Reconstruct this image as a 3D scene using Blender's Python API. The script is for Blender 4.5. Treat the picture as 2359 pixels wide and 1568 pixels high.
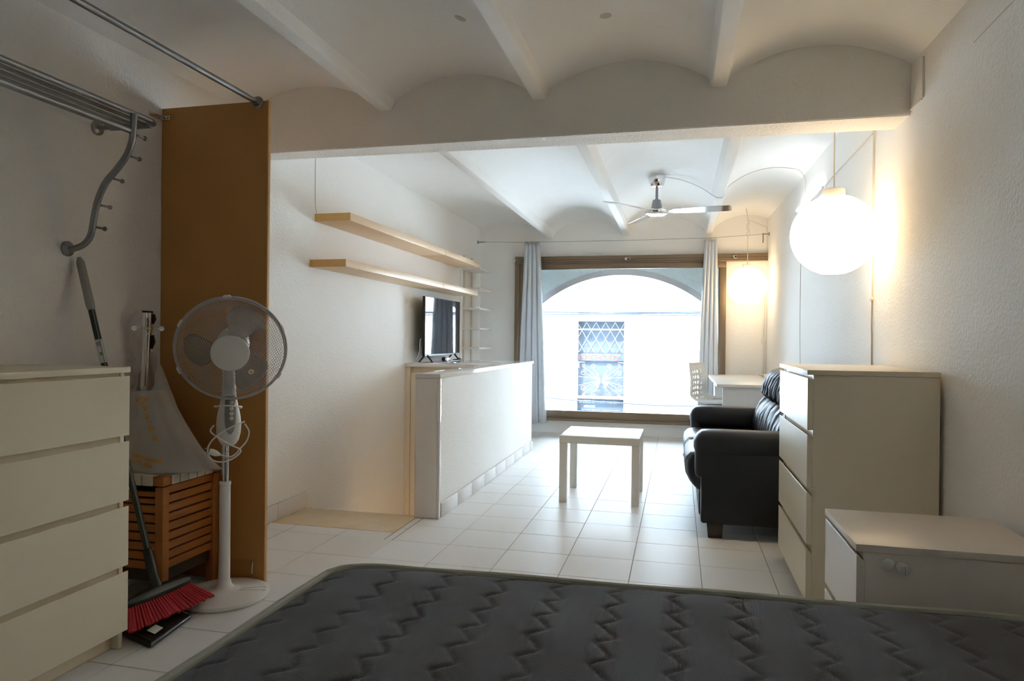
import bpy, bmesh, math, random
from mathutils import Vector, Matrix
R_ = random.Random(7)
PI = math.pi
sc = bpy.context.scene
for o in list(bpy.data.objects): bpy.data.objects.remove(o)
C = sc.collection

# ------------------------------------------------------------------ camera
cam_d = bpy.data.cameras.new('camera'); cam = bpy.data.objects.new('camera', cam_d); C.objects.link(cam)
yaw, pitch, roll = 0.23549, -0.002823, 0.01044
cy, sy, cp, sp = math.cos(yaw), math.sin(yaw), math.cos(pitch), math.sin(pitch)
fwd = Vector((-sy*cp, cy*cp, sp)); rt = Vector((cy, sy, 0)); up = rt.cross(fwd)
r2 = math.cos(roll)*rt + math.sin(roll)*up; u2 = -math.sin(roll)*rt + math.cos(roll)*up
M = Matrix((r2, u2, -fwd)).transposed().to_4x4(); M.translation = Vector((0, 0, 1.114))
cam.matrix_world = M
cam_d.sensor_width = 36; cam_d.lens = 1600/2359*36; cam_d.clip_start = .05; cam_d.clip_end = 200
sc.camera = cam
# ------------------------------------------------------------------ light
EXPOSURE = 0.30
sc.view_settings.view_transform = 'Standard'; sc.view_settings.look = 'None'
sc.view_settings.exposure = EXPOSURE; sc.view_settings.gamma = 1; sc.view_settings.use_curve_mapping = False
w = bpy.data.worlds.new('sky'); sc.world = w; w.use_nodes = True
bg = w.node_tree.nodes['Background']
bg.inputs[0].default_value = (.53, .745, 1, 1); bg.inputs[1].default_value = 28.0
sun_d = bpy.data.lights.new('sun', 'SUN'); sun_d.energy = 28; sun_d.angle = .01; sun_d.color = (.94, .95, 1.0)
sun = bpy.data.objects.new('sun', sun_d); C.objects.link(sun)
sun.rotation_euler = Vector((.25, .60, -.80)).to_track_quat('-Z', 'Y').to_euler()
sc.cycles.max_bounces = 14; sc.cycles.diffuse_bounces = 8; sc.cycles.glossy_bounces = 6
sc.cycles.transparent_max_bounces = 24; sc.cycles.transmission_bounces = 8
sc.cycles.caustics_reflective = False; sc.cycles.caustics_refractive = False
sc.cycles.sample_clamp_indirect = 25
try: sc.cycles.use_denoising = True
except Exception: pass
GLOBE_E, TUBE_E, STAIR_E = 4.2, 10.0, 20.0
# daylight of the open window: a portal (guides sampling of the sky, adds no light)
pd = bpy.data.lights.new('window_portal', 'AREA'); pd.shape = 'RECTANGLE'; pd.size = 2.4; pd.size_y = 1.9
pd.cycles.is_portal = True
po = bpy.data.objects.new('window_portal', pd); C.objects.link(po); po.location = (-.70, 8.30, 1.12)
po.rotation_euler = (-PI/2, 0, 0)

# ------------------------------------------------------------------ helpers
class MB:
    def __init__(s): s.v = []; s.f = []
    def add(s, vs, fs):
        n = len(s.v); s.v += [tuple(p) for p in vs]; s.f += [tuple(i+n for i in f) for f in fs]; return s
    def box(s, x0, x1, y0, y1, z0, z1):
        x0, x1 = min(x0, x1), max(x0, x1); y0, y1 = min(y0, y1), max(y0, y1); z0, z1 = min(z0, z1), max(z0, z1)
        return s.add([(x0,y0,z0),(x1,y0,z0),(x1,y1,z0),(x0,y1,z0),(x0,y0,z1),(x1,y0,z1),(x1,y1,z1),(x0,y1,z1)],
            [(3,2,1,0),(4,5,6,7),(0,1,5,4),(1,2,6,5),(2,3,7,6),(3,0,4,7)])
    def hexa(s, b, t):  # two loops of 4 points (bottom ccw seen from top, top)
        return s.add(list(b)+list(t), [(3,2,1,0),(4,5,6,7),(0,1,5,4),(1,2,6,5),(2,3,7,6),(3,0,4,7)])
    def prism(s, poly, a, b, axis='Y'):
        n = len(poly)
        def P(p, t): return {'Y': (p[0], t, p[1]), 'X': (t, p[0], p[1]), 'Z': (p[0], p[1], t)}[axis]
        return s.add([P(p, a) for p in poly]+[P(p, b) for p in poly],
            [tuple(range(n))[::-1], tuple(range(n, 2*n))]+[(i, (i+1) % n, n+(i+1) % n, n+i) for i in range(n)])
    def rings(s, rings, cap=True, closed=True):
        n = len(rings[0]); vs = [p for r in rings for p in r]; fs = []
        for k in range(len(rings)-1):
            for i in range(n if closed else n-1):
                j = (i+1) % n
                fs.append((k*n+i, k*n+j, (k+1)*n+j, (k+1)*n+i))
        if cap: fs += [tuple(range(n))[::-1], tuple(range((len(rings)-1)*n, len(rings)*n))]
        return s.add(vs, fs)
    def tube(s, pts, r, seg=10, cap=True, loop=False):
        pts = [Vector(p) for p in pts]; n = len(pts); rr = r if hasattr(r, '__len__') else [r]*n
        rings = []; prev = None
        for i, p in enumerate(pts):
            a = pts[(i-1) % n] if (loop or i > 0) else p; b = pts[(i+1) % n] if (loop or i < n-1) else p
            d = (b-a).normalized()
            if prev is None:
                u = d.orthogonal().normalized()
            else:
                u = (prev - d*prev.dot(d)).normalized()
            prev = u; v = d.cross(u)
            rings.append([p+rr[i]*(math.cos(2*PI*k/seg)*u+math.sin(2*PI*k/seg)*v) for k in range(seg)])
        if loop: rings.append(rings[0]); cap = False
        return s.rings(rings, cap)
    def lathe(s, prof, c=(0,0,0), axis=(0,0,1), seg=32, cap=True, sx=1, sy=1):
        ax = Vector(axis).normalized(); c = Vector(c)
        u = Vector((1,0,0)) if abs(ax.x) < .9 else Vector((0,1,0))
        u = (u-ax*u.dot(ax)).normalized(); v = ax.cross(u)
        return s.rings([[c+ax*h+max(r, 1e-5)*(math.cos(2*PI*k/seg)*u*sx+math.sin(2*PI*k/seg)*v*sy) for k in range(seg)] for r, h in prof], cap)
    def build(s, name, m, parent=None, bevel=0, seg=2, ang=35, smooth=True, loc=None):
        me = bpy.data.meshes.new(name)
        off = Vector((0,0,0)); q = parent
        while q is not None: off += q.location; q = q.parent
        if loc is not None: off = off+Vector(loc)
        me.from_pydata([(p[0]-off.x, p[1]-off.y, p[2]-off.z) for p in s.v], [], s.f)
        bm = bmesh.new(); bm.from_mesh(me)
        bmesh.ops.remove_doubles(bm, verts=bm.verts, dist=1e-6)
        bmesh.ops.recalc_face_normals(bm, faces=bm.faces)
        if bevel:
            es = [e for e in bm.edges if len(e.link_faces) == 2 and e.calc_face_angle(0) > math.radians(30)]
            bmesh.ops.bevel(bm, geom=es, offset=bevel, segments=seg, affect='EDGES', profile=.5, clamp_overlap=True)
        bm.to_mesh(me); bm.free()
        if smooth:
            me.polygons.foreach_set('use_smooth', [True]*len(me.polygons))
            me.set_sharp_from_angle(angle=math.radians(ang))
        me.materials.append(m)
        o = bpy.data.objects.new(name, me); C.objects.link(o); o.parent = parent
        if loc is not None: o.location = loc
        return o
def tag(o, label=None, cat=None, group=None, kind=None):
    if label: o['label'] = label
    if cat: o['category'] = cat
    if group: o['group'] = group
    if kind: o['kind'] = kind
    return o
def thing(name, label, cat, loc=(0,0,0), group=None):
    o = bpy.data.objects.new(name, None); C.objects.link(o); o.location = loc; o.empty_display_size = .1
    return tag(o, label, cat, group)
def box(name, m, parent, x0, x1, y0, y1, z0, z1, bevel=.002, **k):
    return MB().box(x0, x1, y0, y1, z0, z1).build(name, m, parent, bevel, **k)
def copy_tree(o, parent=None):
    c = o.copy(); C.objects.link(c); c.parent = parent
    for ch in list(o.children): copy_tree(ch, c)
    return c
def bez(pts, n=8, loop=False):  # catmull-rom
    P = [Vector(p) for p in pts]; out = []; N = len(P)
    for i in range(N if loop else N-1):
        if loop: a, b, c, d = P[(i-1) % N], P[i], P[(i+1) % N], P[(i+2) % N]
        else: a, b, c, d = P[max(i-1,0)], P[i], P[i+1], P[min(i+2,N-1)]
        for k in range(n):
            t = k/n
            out.append(.5*((2*b)+(-a+c)*t+(2*a-5*b+4*c-d)*t*t+(-a+3*b-3*c+d)*t**3))
    if not loop: out.append(P[-1])
    return out
def text_verts(body, size=1.0, extrude=0.0, font_shear=0.0, align='LEFT', offset=0.0):
    cu = bpy.data.curves.new('lettering', 'FONT'); cu.body = body; cu.size = size; cu.extrude = extrude
    cu.shear = font_shear; cu.align_x = align; cu.resolution_u = 3; cu.offset = offset
    o = bpy.data.objects.new('lettering', cu); C.objects.link(o)
    me = bpy.data.meshes.new_from_object(o.evaluated_get(bpy.context.evaluated_depsgraph_get()))
    vs = [v.co.copy() for v in me.vertices]; fs = [tuple(p.vertices) for p in me.polygons]
    bpy.data.objects.remove(o); bpy.data.meshes.remove(me)
    return vs, fs
def text_on(name, m, parent, body, size, fn, **k):
    vs, fs = text_verts(body, size, **k)
    b = MB(); b.add([fn(v) for v in vs], fs)
    return b.build(name, m, parent, smooth=False)

# ------------------------------------------------------------------ materials
def newmat(name):
    m = bpy.data.materials.new(name); m.use_nodes = True; nt = m.node_tree
    return m, nt, nt.nodes['Principled BSDF'], nt.nodes['Material Output']
def mat(name, col, rough=.5, metal=0, bump=0, bscale=60, bdist=.002, var=0, vscale=8, spec=.5, stretch=None, detail=4, coat=0, aniso=None):
    m, nt, p, out = newmat(name); L = nt.links.new
    p.inputs['Base Color'].default_value = (*col, 1); p.inputs['Roughness'].default_value = rough
    p.inputs['Metallic'].default_value = metal; p.inputs['Specular IOR Level'].default_value = spec
    p.inputs['Coat Weight'].default_value = coat; p.inputs['Coat Roughness'].default_value = .08
    geo = nt.nodes.new('ShaderNodeNewGeometry'); src = geo.outputs['Position']
    if stretch:
        mp = nt.nodes.new('ShaderNodeVectorMath'); mp.operation = 'MULTIPLY'; mp.inputs[1].default_value = stretch
        L(src, mp.inputs[0]); src = mp.outputs[0]
    if bump:
        n = nt.nodes.new('ShaderNodeTexNoise'); n.inputs['Scale'].default_value = bscale; n.inputs['Detail'].default_value = detail
        L(src, n.inputs['Vector']); b = nt.nodes.new('ShaderNodeBump'); b.inputs['Strength'].default_value = bump
        b.inputs['Distance'].default_value = bdist; L(n.outputs[0], b.inputs['Height']); L(b.outputs[0], p.inputs['Normal'])
    if var:
        n = nt.nodes.new('ShaderNodeTexNoise'); n.inputs['Scale'].default_value = vscale; n.inputs['Detail'].default_value = 5
        L(src, n.inputs['Vector']); mx = nt.nodes.new('ShaderNodeMix'); mx.data_type = 'RGBA'
        mx.inputs[6].default_value = tuple(c*(1-var) for c in col)+(1,); mx.inputs[7].default_value = tuple(min(1, c*(1+var)) for c in col)+(1,)
        L(n.outputs[0], mx.inputs[0]); L(mx.outputs[2], p.inputs['Base Color'])
    return m
def glassy(name, col=(1,1,1), gloss_rough=.01, mix=None, ior=1.5):
    m = bpy.data.materials.new(name); m.use_nodes = True; nt = m.node_tree; nt.nodes.clear(); L = nt.links.new
    o = nt.nodes.new('ShaderNodeOutputMaterial'); t = nt.nodes.new('ShaderNodeBsdfTransparent'); g = nt.nodes.new('ShaderNodeBsdfGlossy')
    t.inputs[0].default_value = (*col, 1); g.inputs['Roughness'].default_value = gloss_rough
    mx = nt.nodes.new('ShaderNodeMixShader'); fr = nt.nodes.new('ShaderNodeFresnel'); fr.inputs[0].default_value = ior
    L(fr.outputs[0], mx.inputs[0]); L(t.outputs[0], mx.inputs[1]); L(g.outputs[0], mx.inputs[2]); L(mx.outputs[0], o.inputs[0])
    return m
def emit(name, col, s):
    m, nt, p, out = newmat(name)
    p.inputs['Base Color'].default_value = (.9, .9, .88, 1); p.inputs['Emission Color'].default_value = (*col, 1)
    p.inputs['Emission Strength'].default_value = s; p.inputs['Roughness'].default_value = .4
    return m
W_ = (.80, .79, .77)
M = {}
def plaster(name, col, s1, s2):
    m, nt, p, out = newmat(name); L = nt.links.new
    p.inputs['Roughness'].default_value = .85; p.inputs['Specular IOR Level'].default_value = .25
    geo = nt.nodes.new('ShaderNodeNewGeometry')
    n1 = nt.nodes.new('ShaderNodeTexNoise'); n1.inputs['Scale'].default_value = 75; n1.inputs['Detail'].default_value = 3
    n2 = nt.nodes.new('ShaderNodeTexNoise'); n2.inputs['Scale'].default_value = 5; n2.inputs['Detail'].default_value = 3
    n3 = nt.nodes.new('ShaderNodeTexNoise'); n3.inputs['Scale'].default_value = 1.1; n3.inputs['Detail'].default_value = 4
    for n in (n1, n2, n3): L(geo.outputs['Position'], n.inputs['Vector'])
    rp = nt.nodes.new('ShaderNodeMapRange'); rp.inputs[1].default_value = .42; rp.inputs[2].default_value = .72; L(n1.outputs[0], rp.inputs[0])
    b1 = nt.nodes.new('ShaderNodeBump'); b1.inputs['Strength'].default_value = s1; b1.inputs['Distance'].default_value = .0035
    b2 = nt.nodes.new('ShaderNodeBump'); b2.inputs['Strength'].default_value = s2; b2.inputs['Distance'].default_value = .03
    L(rp.outputs[0], b1.inputs['Height']); L(n2.outputs[0], b2.inputs['Height']); L(b2.outputs[0], b1.inputs['Normal']); L(b1.outputs[0], p.inputs['Normal'])
    mx = nt.nodes.new('ShaderNodeMix'); mx.data_type = 'RGBA'
    mx.inputs[6].default_value = tuple(c*.955 for c in col)+(1,); mx.inputs[7].default_value = tuple(c*1.03 for c in col)+(1,)
    L(n3.outputs[0], mx.inputs[0]); L(mx.outputs[2], p.inputs['Base Color'])
    return m
M['plaster'] = plaster('plaster', (.89,.875,.84), .38, .10)
M['ceil'] = plaster('ceiling_plaster', (.89,.88,.85), .15, .25)
M['rough_plaster'] = plaster('beam_plaster', (.88,.86,.81), .35, .08)
M['soffit'] = plaster('soffit_plaster', (.88,.85,.79), 1.0, .2)
M['tile'] = mat('tile', (.78,.765,.74), .40, spec=.05, var=.02, vscale=3, bump=.04, bscale=9, bdist=.01)
M['grout'] = mat('grout', (.33,.31,.29), .8)
M['patch'] = mat('filler_patch', (.62,.58,.52), .9)
M['skirt'] = mat('skirting_tile', (.72,.69,.66), .3, var=.03, vscale=6)
M['marble'] = mat('beige_marble', (.78,.62,.41), .22, var=.12, vscale=9)
M['furn'] = mat('cream_foil', (.82,.73,.55), .32, var=.01, vscale=2)
M['pinkish'] = mat('warm_white_foil', (.80,.71,.61), .33)
M['furnw'] = mat('white_foil', (.82,.79,.74), .3)
M['gloss'] = mat('white_gloss', (.85,.85,.84), .08)
M['gryend'] = mat('end_panel', (.84,.82,.77), .4)
M['cream'] = mat('cream_paint', (.80,.72,.58), .45)
M['mdf'] = mat('brown_board', (.52,.24,.06), .55, var=.10, vscale=5, bump=.1, bscale=200)
M['mdfedge'] = mat('board_edge', (.62,.36,.13), .6, var=.1, vscale=30)
M['birch'] = mat('birch', (.80,.58,.36), .42, var=.06, vscale=4, stretch=(12,1,12))
M['birchend'] = mat('birch_end', (.72,.43,.15), .5, var=.10, vscale=6, stretch=(2,2,20))
M['steel'] = mat('brushed_metal', (.31,.32,.33), .36, .85)
M['chrome'] = mat('chrome', (.80,.80,.80), .08, 1)
M['nickel'] = mat('nickel', (.70,.68,.64), .2, 1)
M['wplast'] = mat('white_plastic', (.80,.775,.73), .35)
M['gplast'] = mat('grey_plastic', (.30,.30,.30), .4)
M['blk'] = mat('black_plastic', (.012,.012,.013), .35)
M['screen'] = mat('tv_glass', (.012,.014,.02), .04, spec=.8)
M['leather'] = mat('dark_leather', (.023,.026,.034), .44, bump=.35, bscale=220, bdist=.0012, detail=2, spec=.25)
M['leatherw'] = mat('gathered_leather', (.028,.029,.036), .34, bump=.9, bscale=20, bdist=.012, stretch=(1,3.2,.5), detail=2)
M['dkwood'] = mat('dark_wood', (.045,.03,.025), .45)
M['teak'] = mat('teak', (.44,.155,.035), .42, var=.22, vscale=7, stretch=(2,1,9))
M['web'] = mat('cotton_webbing', (.72,.65,.54), .8, bump=.4, bscale=400, bdist=.001)
M['bronze'] = mat('bronze_aluminium', (.22,.16,.10), .38, .35)

M['red'] = mat('red_bristle', (.48,.018,.03), .55)
M['dkgreen'] = mat('dark_plastic', (.012,.017,.015), .32)
M['handle'] = mat('broom_handle', (.022,.04,.035), .3)
M['hgrip'] = mat('grey_grip', (.34,.33,.31), .5)
M['paper'] = mat('white_label', (.70,.69,.66), .5)
M['green'] = mat('green_print', (.16,.36,.02), .5)
M['orange'] = mat('orange_print', (.85,.36,.03), .5)
M['desk'] = mat('white_woodgrain', (.74,.73,.72), .4, var=.05, vscale=10, stretch=(6,6,.6))
M['wire'] = mat('cream_cable', (.72,.66,.56), .5)
M['wirew'] = mat('white_cable', (.76,.76,.73), .45)
M['wiregrey'] = mat('aged_cable', (.42,.38,.33), .6)
M['globe'] = emit('opal_glass', (1,.73,.42), GLOBE_E)
M['tube'] = emit('led_tube', (.95,.97,1), TUBE_E)
M['glass'] = glassy('window_glass')
M['clear'] = glassy('clear_plastic', (.93,.93,.9), .1)
M['binding'] = mat('mattress_binding', (.42,.42,.34), .8, bump=.6, bscale=90, bdist=.002)
M['bside'] = mat('mattress_side', (.16,.16,.155), .85, bump=.3, bscale=300)
# facade materials
M['fwhite'] = mat('sunlit_render', (.80,.78,.74), .9, bump=.3, bscale=12, bdist=.02, var=.04, vscale=2)
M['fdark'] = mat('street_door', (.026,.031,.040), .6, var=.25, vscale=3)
M['fiban'] = mat('window_bars', (.13,.14,.15), .5)
M['arch'] = mat('street_plaster', (.76,.87,.87), .9, bump=.8, bscale=25, bdist=.02, var=.18, vscale=4)
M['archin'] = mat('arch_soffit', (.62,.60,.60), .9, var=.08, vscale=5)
M['graf'] = mat('orange_paint', (.15,.022,.008), .6)
M['fsign'] = mat('sign_board', (.014,.02,.03), .6)
M['cable'] = mat('street_cable', (.012,.016,.022), .6)
M['asph'] = mat('street_paving', (.14,.135,.13), .9, var=.1)

# mattress fabric: fine woven dots
def fabric():
    m, nt, p, out = newmat('mattress_fabric'); L = nt.links.new
    p.inputs['Roughness'].default_value = .85; p.inputs['Specular IOR Level'].default_value = .25
    p.inputs['Sheen Weight'].default_value = .25; p.inputs['Sheen Roughness'].default_value = .4
    geo = nt.nodes.new('ShaderNodeNewGeometry')
    w1 = nt.nodes.new('ShaderNodeTexWave'); w1.bands_direction = 'X'; w1.inputs['Scale'].default_value = 105
    w2 = nt.nodes.new('ShaderNodeTexWave'); w2.bands_direction = 'Y'; w2.inputs['Scale'].default_value = 85
    for n in (w1, w2): L(geo.outputs['Position'], n.inputs['Vector'])
    mul = nt.nodes.new('ShaderNodeMath'); mul.operation = 'MULTIPLY'; L(w1.outputs[1], mul.inputs[0]); L(w2.outputs[1], mul.inputs[1])
    mx = nt.nodes.new('ShaderNodeMix'); mx.data_type = 'RGBA'; mx.inputs[6].default_value = (.055,.055,.057,1); mx.inputs[7].default_value = (.15,.148,.145,1)
    L(mul.outputs[0], mx.inputs[0]); L(mx.outputs[2], p.inputs['Base Color'])
    b = nt.nodes.new('ShaderNodeBump'); b.inputs['Strength'].default_value = .5; b.inputs['Distance'].default_value = .002
    L(mul.outputs[0], b.inputs['Height']); L(b.outputs[0], p.inputs['Normal'])
    return m
M['fabric'] = fabric()
def translucent(name, col, alpha, trans):
    m, nt, p, out = newmat(name); L = nt.links.new
    p.inputs['Base Color'].default_value = (*col, 1); p.inputs['Roughness'].default_value = .35
    t = nt.nodes.new('ShaderNodeBsdfTransparent'); tl = nt.nodes.new('ShaderNodeBsdfTranslucent'); tl.inputs[0].default_value = (*col, 1)
    a = nt.nodes.new('ShaderNodeMixShader'); a.inputs[0].default_value = trans; L(p.outputs[0], a.inputs[1]); L(tl.outputs[0], a.inputs[2])
    b = nt.nodes.new('ShaderNodeMixShader'); b.inputs[0].default_value = alpha; L(t.outputs[0], b.inputs[1]); L(a.outputs[0], b.inputs[2])
    L(b.outputs[0], out.inputs[0]); return m
M['blade'] = translucent('smoked_plastic', (.40,.35,.29), .5, .3)
M['bag'] = translucent('milky_plastic', (.74,.70,.65), .88, .35)

M['curtain'] = translucent('curtain_cloth', (.72,.76,.80), 1.0, .12)
# ------------------------------------------------------------------ setting
XL, YF, ZR = -2.365, 8.17, 2.318
def xr(y): return 1.01-.0106*(y-2.5)
YB = -1.3
def struct(o): o['kind'] = 'structure'; return o
MB().box(XL-.12, XL, YB-.1, YF+.7, -2.7, 2.85).build('wall_left', M['plaster'])
struct(bpy.data.objects['wall_left'])
wr = MB().hexa([(xr(YB), YB-.1, -.1), (xr(YB)+.2, YB-.1, -.1), (xr(YF)+.25, YF+.7, -.1), (xr(8.87), YF+.7, -.1)],
               [(xr(YB), YB-.1, 2.85), (xr(YB)+.2, YB-.1, 2.85), (xr(YF)+.25, YF+.7, 2.85), (xr(8.87), YF+.7, 2.85)])
struct(wr.build('wall_right', M['plaster']))
struct(MB().box(XL-.1, 1.15, YB-.12, YB, -.1, 2.85).build('wall_back', M['plaster']))
# far wall with the shopfront opening (0.15..2.09 high, x -1.92..0.50)
fw = MB()
WX0, WX1, WZ0, WZ1 = -1.92, .512, .155, 2.088
for a in [(XL, WX0, 0, 2.85), (WX0, WX1, -.1, WZ0), (WX1, .96, -.1, 2.85), (WX0, WX1, WZ1, 2.85)]:
    fw.box(a[0], a[1], YF, YF+.24, a[2], a[3])
struct(fw.build('wall_far', M['plaster']))
# ceiling: shallow plaster vaults between ribs
def vault_z(x, near):
    rb = [-2.42, -1.53, -.695, .175, 1.04] if near else [-2.55, -1.5, -.60, .32, 1.13]
    for a, b in zip(rb, rb[1:]):
        if a <= x <= b:
            rise = .148 if near else .195
            h = (b-a)/2; Rr = (h*h+rise*rise)/(2*rise); t = x-(a+b)/2
            return ZR+.012+math.sqrt(max(Rr*Rr-t*t, 0))-(Rr-rise)
    return ZR+.02
cb = MB()
for near, y0, y1 in ((True, YB, 3.56), (False, 3.56, YF)):
    xs = [XL+(1.05-XL)*i/180 for i in range(181)]
    lo = [(x, vault_z(x, near)) for x in xs]
    cb.rings([[(x, y0, z) for x, z in lo], [(x, y1, z) for x, z in lo]], cap=False, closed=False)
cb.box(XL, 1.05, YB, YF, 2.72, 2.85)
ceil = cb.build('ceiling', M['ceil'], ang=25); struct(ceil)
for near, xs in ((True, (-1.53, -.695, .175)), (False, (-1.5, -.60, .32))):
    for x in xs:
        b = MB(); y0, y1 = (YB, 3.50) if near else (3.62, YF)
        b.prism([(x-.034, ZR), (x+.034, ZR), (x+.062, ZR+.075), (x-.062, ZR+.075)], y0, y1)
        b.build('rib', M['ceil'], ceil, bevel=.006)
bm_ = MB().hexa([(XL, 3.44, 2.133), (1.0, 3.44, 2.135), (1.0, 3.68, 2.140), (XL, 3.68, 2.158)],
                [(XL, 3.44, 2.80), (1.0, 3.44, 2.80), (1.0, 3.68, 2.80), (XL, 3.68, 2.80)])
beam_ = bm_.build('ceiling_beam', M['rough_plaster'], bevel=.006)
tag(struct(beam_), 'white plastered downstand beam crossing the ceiling', 'beam')
MB().hexa([(XL+.002, 3.446, 2.1305), (.998, 3.446, 2.1325), (.998, 3.674, 2.1375), (XL+.002, 3.674, 2.1555)],
          [(XL+.002, 3.446, 2.140), (.998, 3.446, 2.142), (.998, 3.674, 2.147), (XL+.002, 3.674, 2.165)]).build('soffit', M['soffit'], beam_)
for x, y in ((-.897, 2.757), (-.313, 2.935), (.076, 2.633)):
    zc_ = vault_z(x, True); sl_ = (vault_z(x+.02, True)-vault_z(x-.02, True))/.04
    p_ = MB(); n_ = Vector((sl_, 0, -1)).normalized(); p_.lathe([(.026, 0), (.024, .0015), (.001, .002)], (x, y, zc_-.0003), n_, 20)
    p_.build('patch', M['patch'], ceil)
# floor: grout bed with every tile a piece of its own
TX, TY, GX, GY = .3275, .3192, .115, 3.560
HX1, HY0, HY1 = -1.575, 4.05, 6.80      # stair opening (x from left wall to HX1)
fb = MB()
fb.box(XL, 1.06, YB, HY0, -.12, -.0025); fb.box(HX1, 1.06, HY0, HY1, -.12, -.0025); fb.box(XL, 1.06, HY1, YF, -.12, -.0025)
floor = struct(fb.build('floor', M['grout']))
full = None
def add_tile(x0, x1, y0, y1):
    global full
    w_, h_ = x1-x0, y1-y0
    if w_ < .02 or h_ < .02: return
    g = .0017; isfull = abs(w_-TX) < .001 and abs(h_-TY) < .001
    cx, cy_ = (x0+x1)/2, (y0+y1)/2
    if isfull and full is not None:
        o = full.copy(); C.objects.link(o)
    else:
        o = MB().box(-w_/2+g, w_/2-g, -h_/2+g, h_/2-g, -.008, 0).build('tile', M['tile'], None, bevel=.0012, seg=1)
        o.parent = floor
        if isfull: full = o
    o.location = (cx, cy_, R_.uniform(-.0002, .0002)); o.rotation_euler = (R_.uniform(-.0012, .0012), R_.uniform(-.0012, .0012), 0)
for i in range(-8, 4):
    for j in range(-10, 16):
        x0, x1 = GX+i*TX, GX+(i+1)*TX; y0, y1 = GY+j*TY, GY+(j+1)*TY
        x0, x1 = max(x0, XL), min(x1, xr(y0)-.003); y0, y1 = max(y0, .25), min(y1, YF)
        if x1 <= x0 or y1 <= y0: continue
        if y0 < HY1 and y1 > 3.70 and x0 < -1.52:      # around the stair opening and its marble edge
            if x1 > -1.52: add_tile(-1.52, x1, y0, y1)
            if y0 < 3.70: add_tile(x0, min(x1, -1.57), y0, 3.70)
            continue
        add_tile(x0, x1, y0, y1)
add_tile(-1.566, -1.524, 3.56, 3.80); add_tile(-1.566, -1.524, 3.80, 4.05)
mb = MB().box(XL, -1.57, 3.702, 4.08, -.03, .0015).build('stair_nosing', M['marble'], None, bevel=.003)
tag(struct(mb), 'beige marble slab at the head of the stairwell', 'step')
# stairwell shaft: steps and lower walls
sw = MB()
for k in range(9): sw.box(XL, -1.58, 4.08+.24*k, 4.08+.24*(k+1)+.02, -.20*(k+1)-.15, -.20*(k+1))
struct(sw.build('stair_flight_floor', M['marble']))
struct(MB().box(-1.58, -1.50, 3.9, 6.9, -2.7, -.003).build('wall_stairwell', M['plaster']))
struct(MB().box(XL, -1.58, 6.80, 6.9, -2.7, -.003).build('wall_stair_end', M['plaster']))
struct(MB().box(XL, -1.50, 3.9, 4.0, -2.7, -.13).build('wall_stair_start', M['plaster']))
struct(MB().box(XL, -1.50, 3.9, 6.9, -2.75, -2.65).build('floor_lower', M['marble']))
# skirting tiles: left wall and half wall
bl = MB().box(XL, XL+.006, 2.80, 4.115, .0, .098).build('baseboard_left', M['grout']); struct(bl)
for y0, y1 in ((2.802, 3.12), (3.124, 3.43), (3.434, 3.76), (3.764, 4.115)):
    box('skirting_tile', M['skirt'], bl, XL+.006, XL+.016, y0, y1, .002, .10, .0015)
bh = MB().box(-1.43, -1.426, 4.075, 6.845, 0, .088).build('baseboard_half_wall', M['grout']); struct(bh)
yy = 4.08
while yy < 6.8:
    y1 = min(yy+.327, 6.845); box('skirting_tile', M['skirt'], bh, -1.426, -1.416, yy+.001, y1-.001, .002, .09+R_.uniform(-.002, .002), .0015); yy += .327
# half wall beside the stairs
hw = struct(MB().box(-1.575, -1.43, 4.06, 6.84, 0, .862).build('wall_half', M['plaster']))
hw['label'] = 'low white plastered wall beside the stairwell with glossy cap'
box('wall_cap', M['gloss'], hw, -1.582, -1.418, 4.035, 6.86, .863, .892, .003)
box('end_panel', M['gryend'], hw, -1.58, -1.435, 4.035, 4.059, .003, .862, .002)
box('corner_strip', M['gloss'], hw, -1.434, -1.418, 4.035, 4.062, .003, .862, .002)
# enclosure under the counter with panel frame
cup = thing('stair_cupboard', 'cream panelled cupboard front under the white counter over the stairs', 'cupboard', (-1.97, 5.85, -2.0))
box('carcass', M['cream'], cup, XL+.001, -1.583, 5.83, 5.87, -1.9, .853, .002)
box('side_panel', M['cream'], cup, XL+.001, -2.318, 5.79, 5.829, -1.9, .853, .003)
box('door_frame', M['cream'], cup, -2.315, -2.27, 5.80, 5.829, -1.9, .80, .004)
box('rail', M['cream'], cup, -2.269, -1.585, 5.80, 5.829, .765, .80, .004)
box('door', M['cream'], cup, -2.255, -1.60, 5.812, 5.829, -1.9, .74, .003)
cnt = box('counter', M['gloss'], None, XL+.001, -1.584, 5.775, 6.86, .855, .886, .003)
tag(cnt, 'glossy white counter top between left wall and half wall, television on it', 'counter')

# ------------------------------------------------------------------ window
win = MB()
y0, y1 = 8.115, 8.168
for a in [(WX0, .953, 2.005, 2.09), (WX0, -1.865, .155, 2.004), (-1.864, WX1, .155, .182)]:
    win.box(a[0], a[1], y0, y1, a[2], a[3])
win1 = struct(win.build('window_1', M['bronze'], bevel=.004))
for zz in (2.02, 2.045): box('track_groove', M['blk'], win1, -1.86, .95, 8.1135, 8.1155, zz, zz+.004, 0)
sash = MB()
for a in [(-1.862, WX1, 1.938, 2.004), (.437, WX1, .183, 1.937), (-1.862, -1.80, .183, 1.937), (-1.799, .436, .183, .27)]:
    sash.box(a[0], a[1], 8.128, 8.168, a[2], a[3])
sash.build('sash', M['bronze'], win1, bevel=.003)
box('gasket', M['blk'], win1, .430, .4365, 8.126, 8.15, .27, 1.938, 0)
box('bottom_track', M['bronze'], win1, WX0+.06, WX1, 8.10, 8.127, .150, .18, .003)
box('pane', M['glass'], win1, -1.80, .432, 8.146, 8.150, .268, 1.94, 0)
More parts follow.
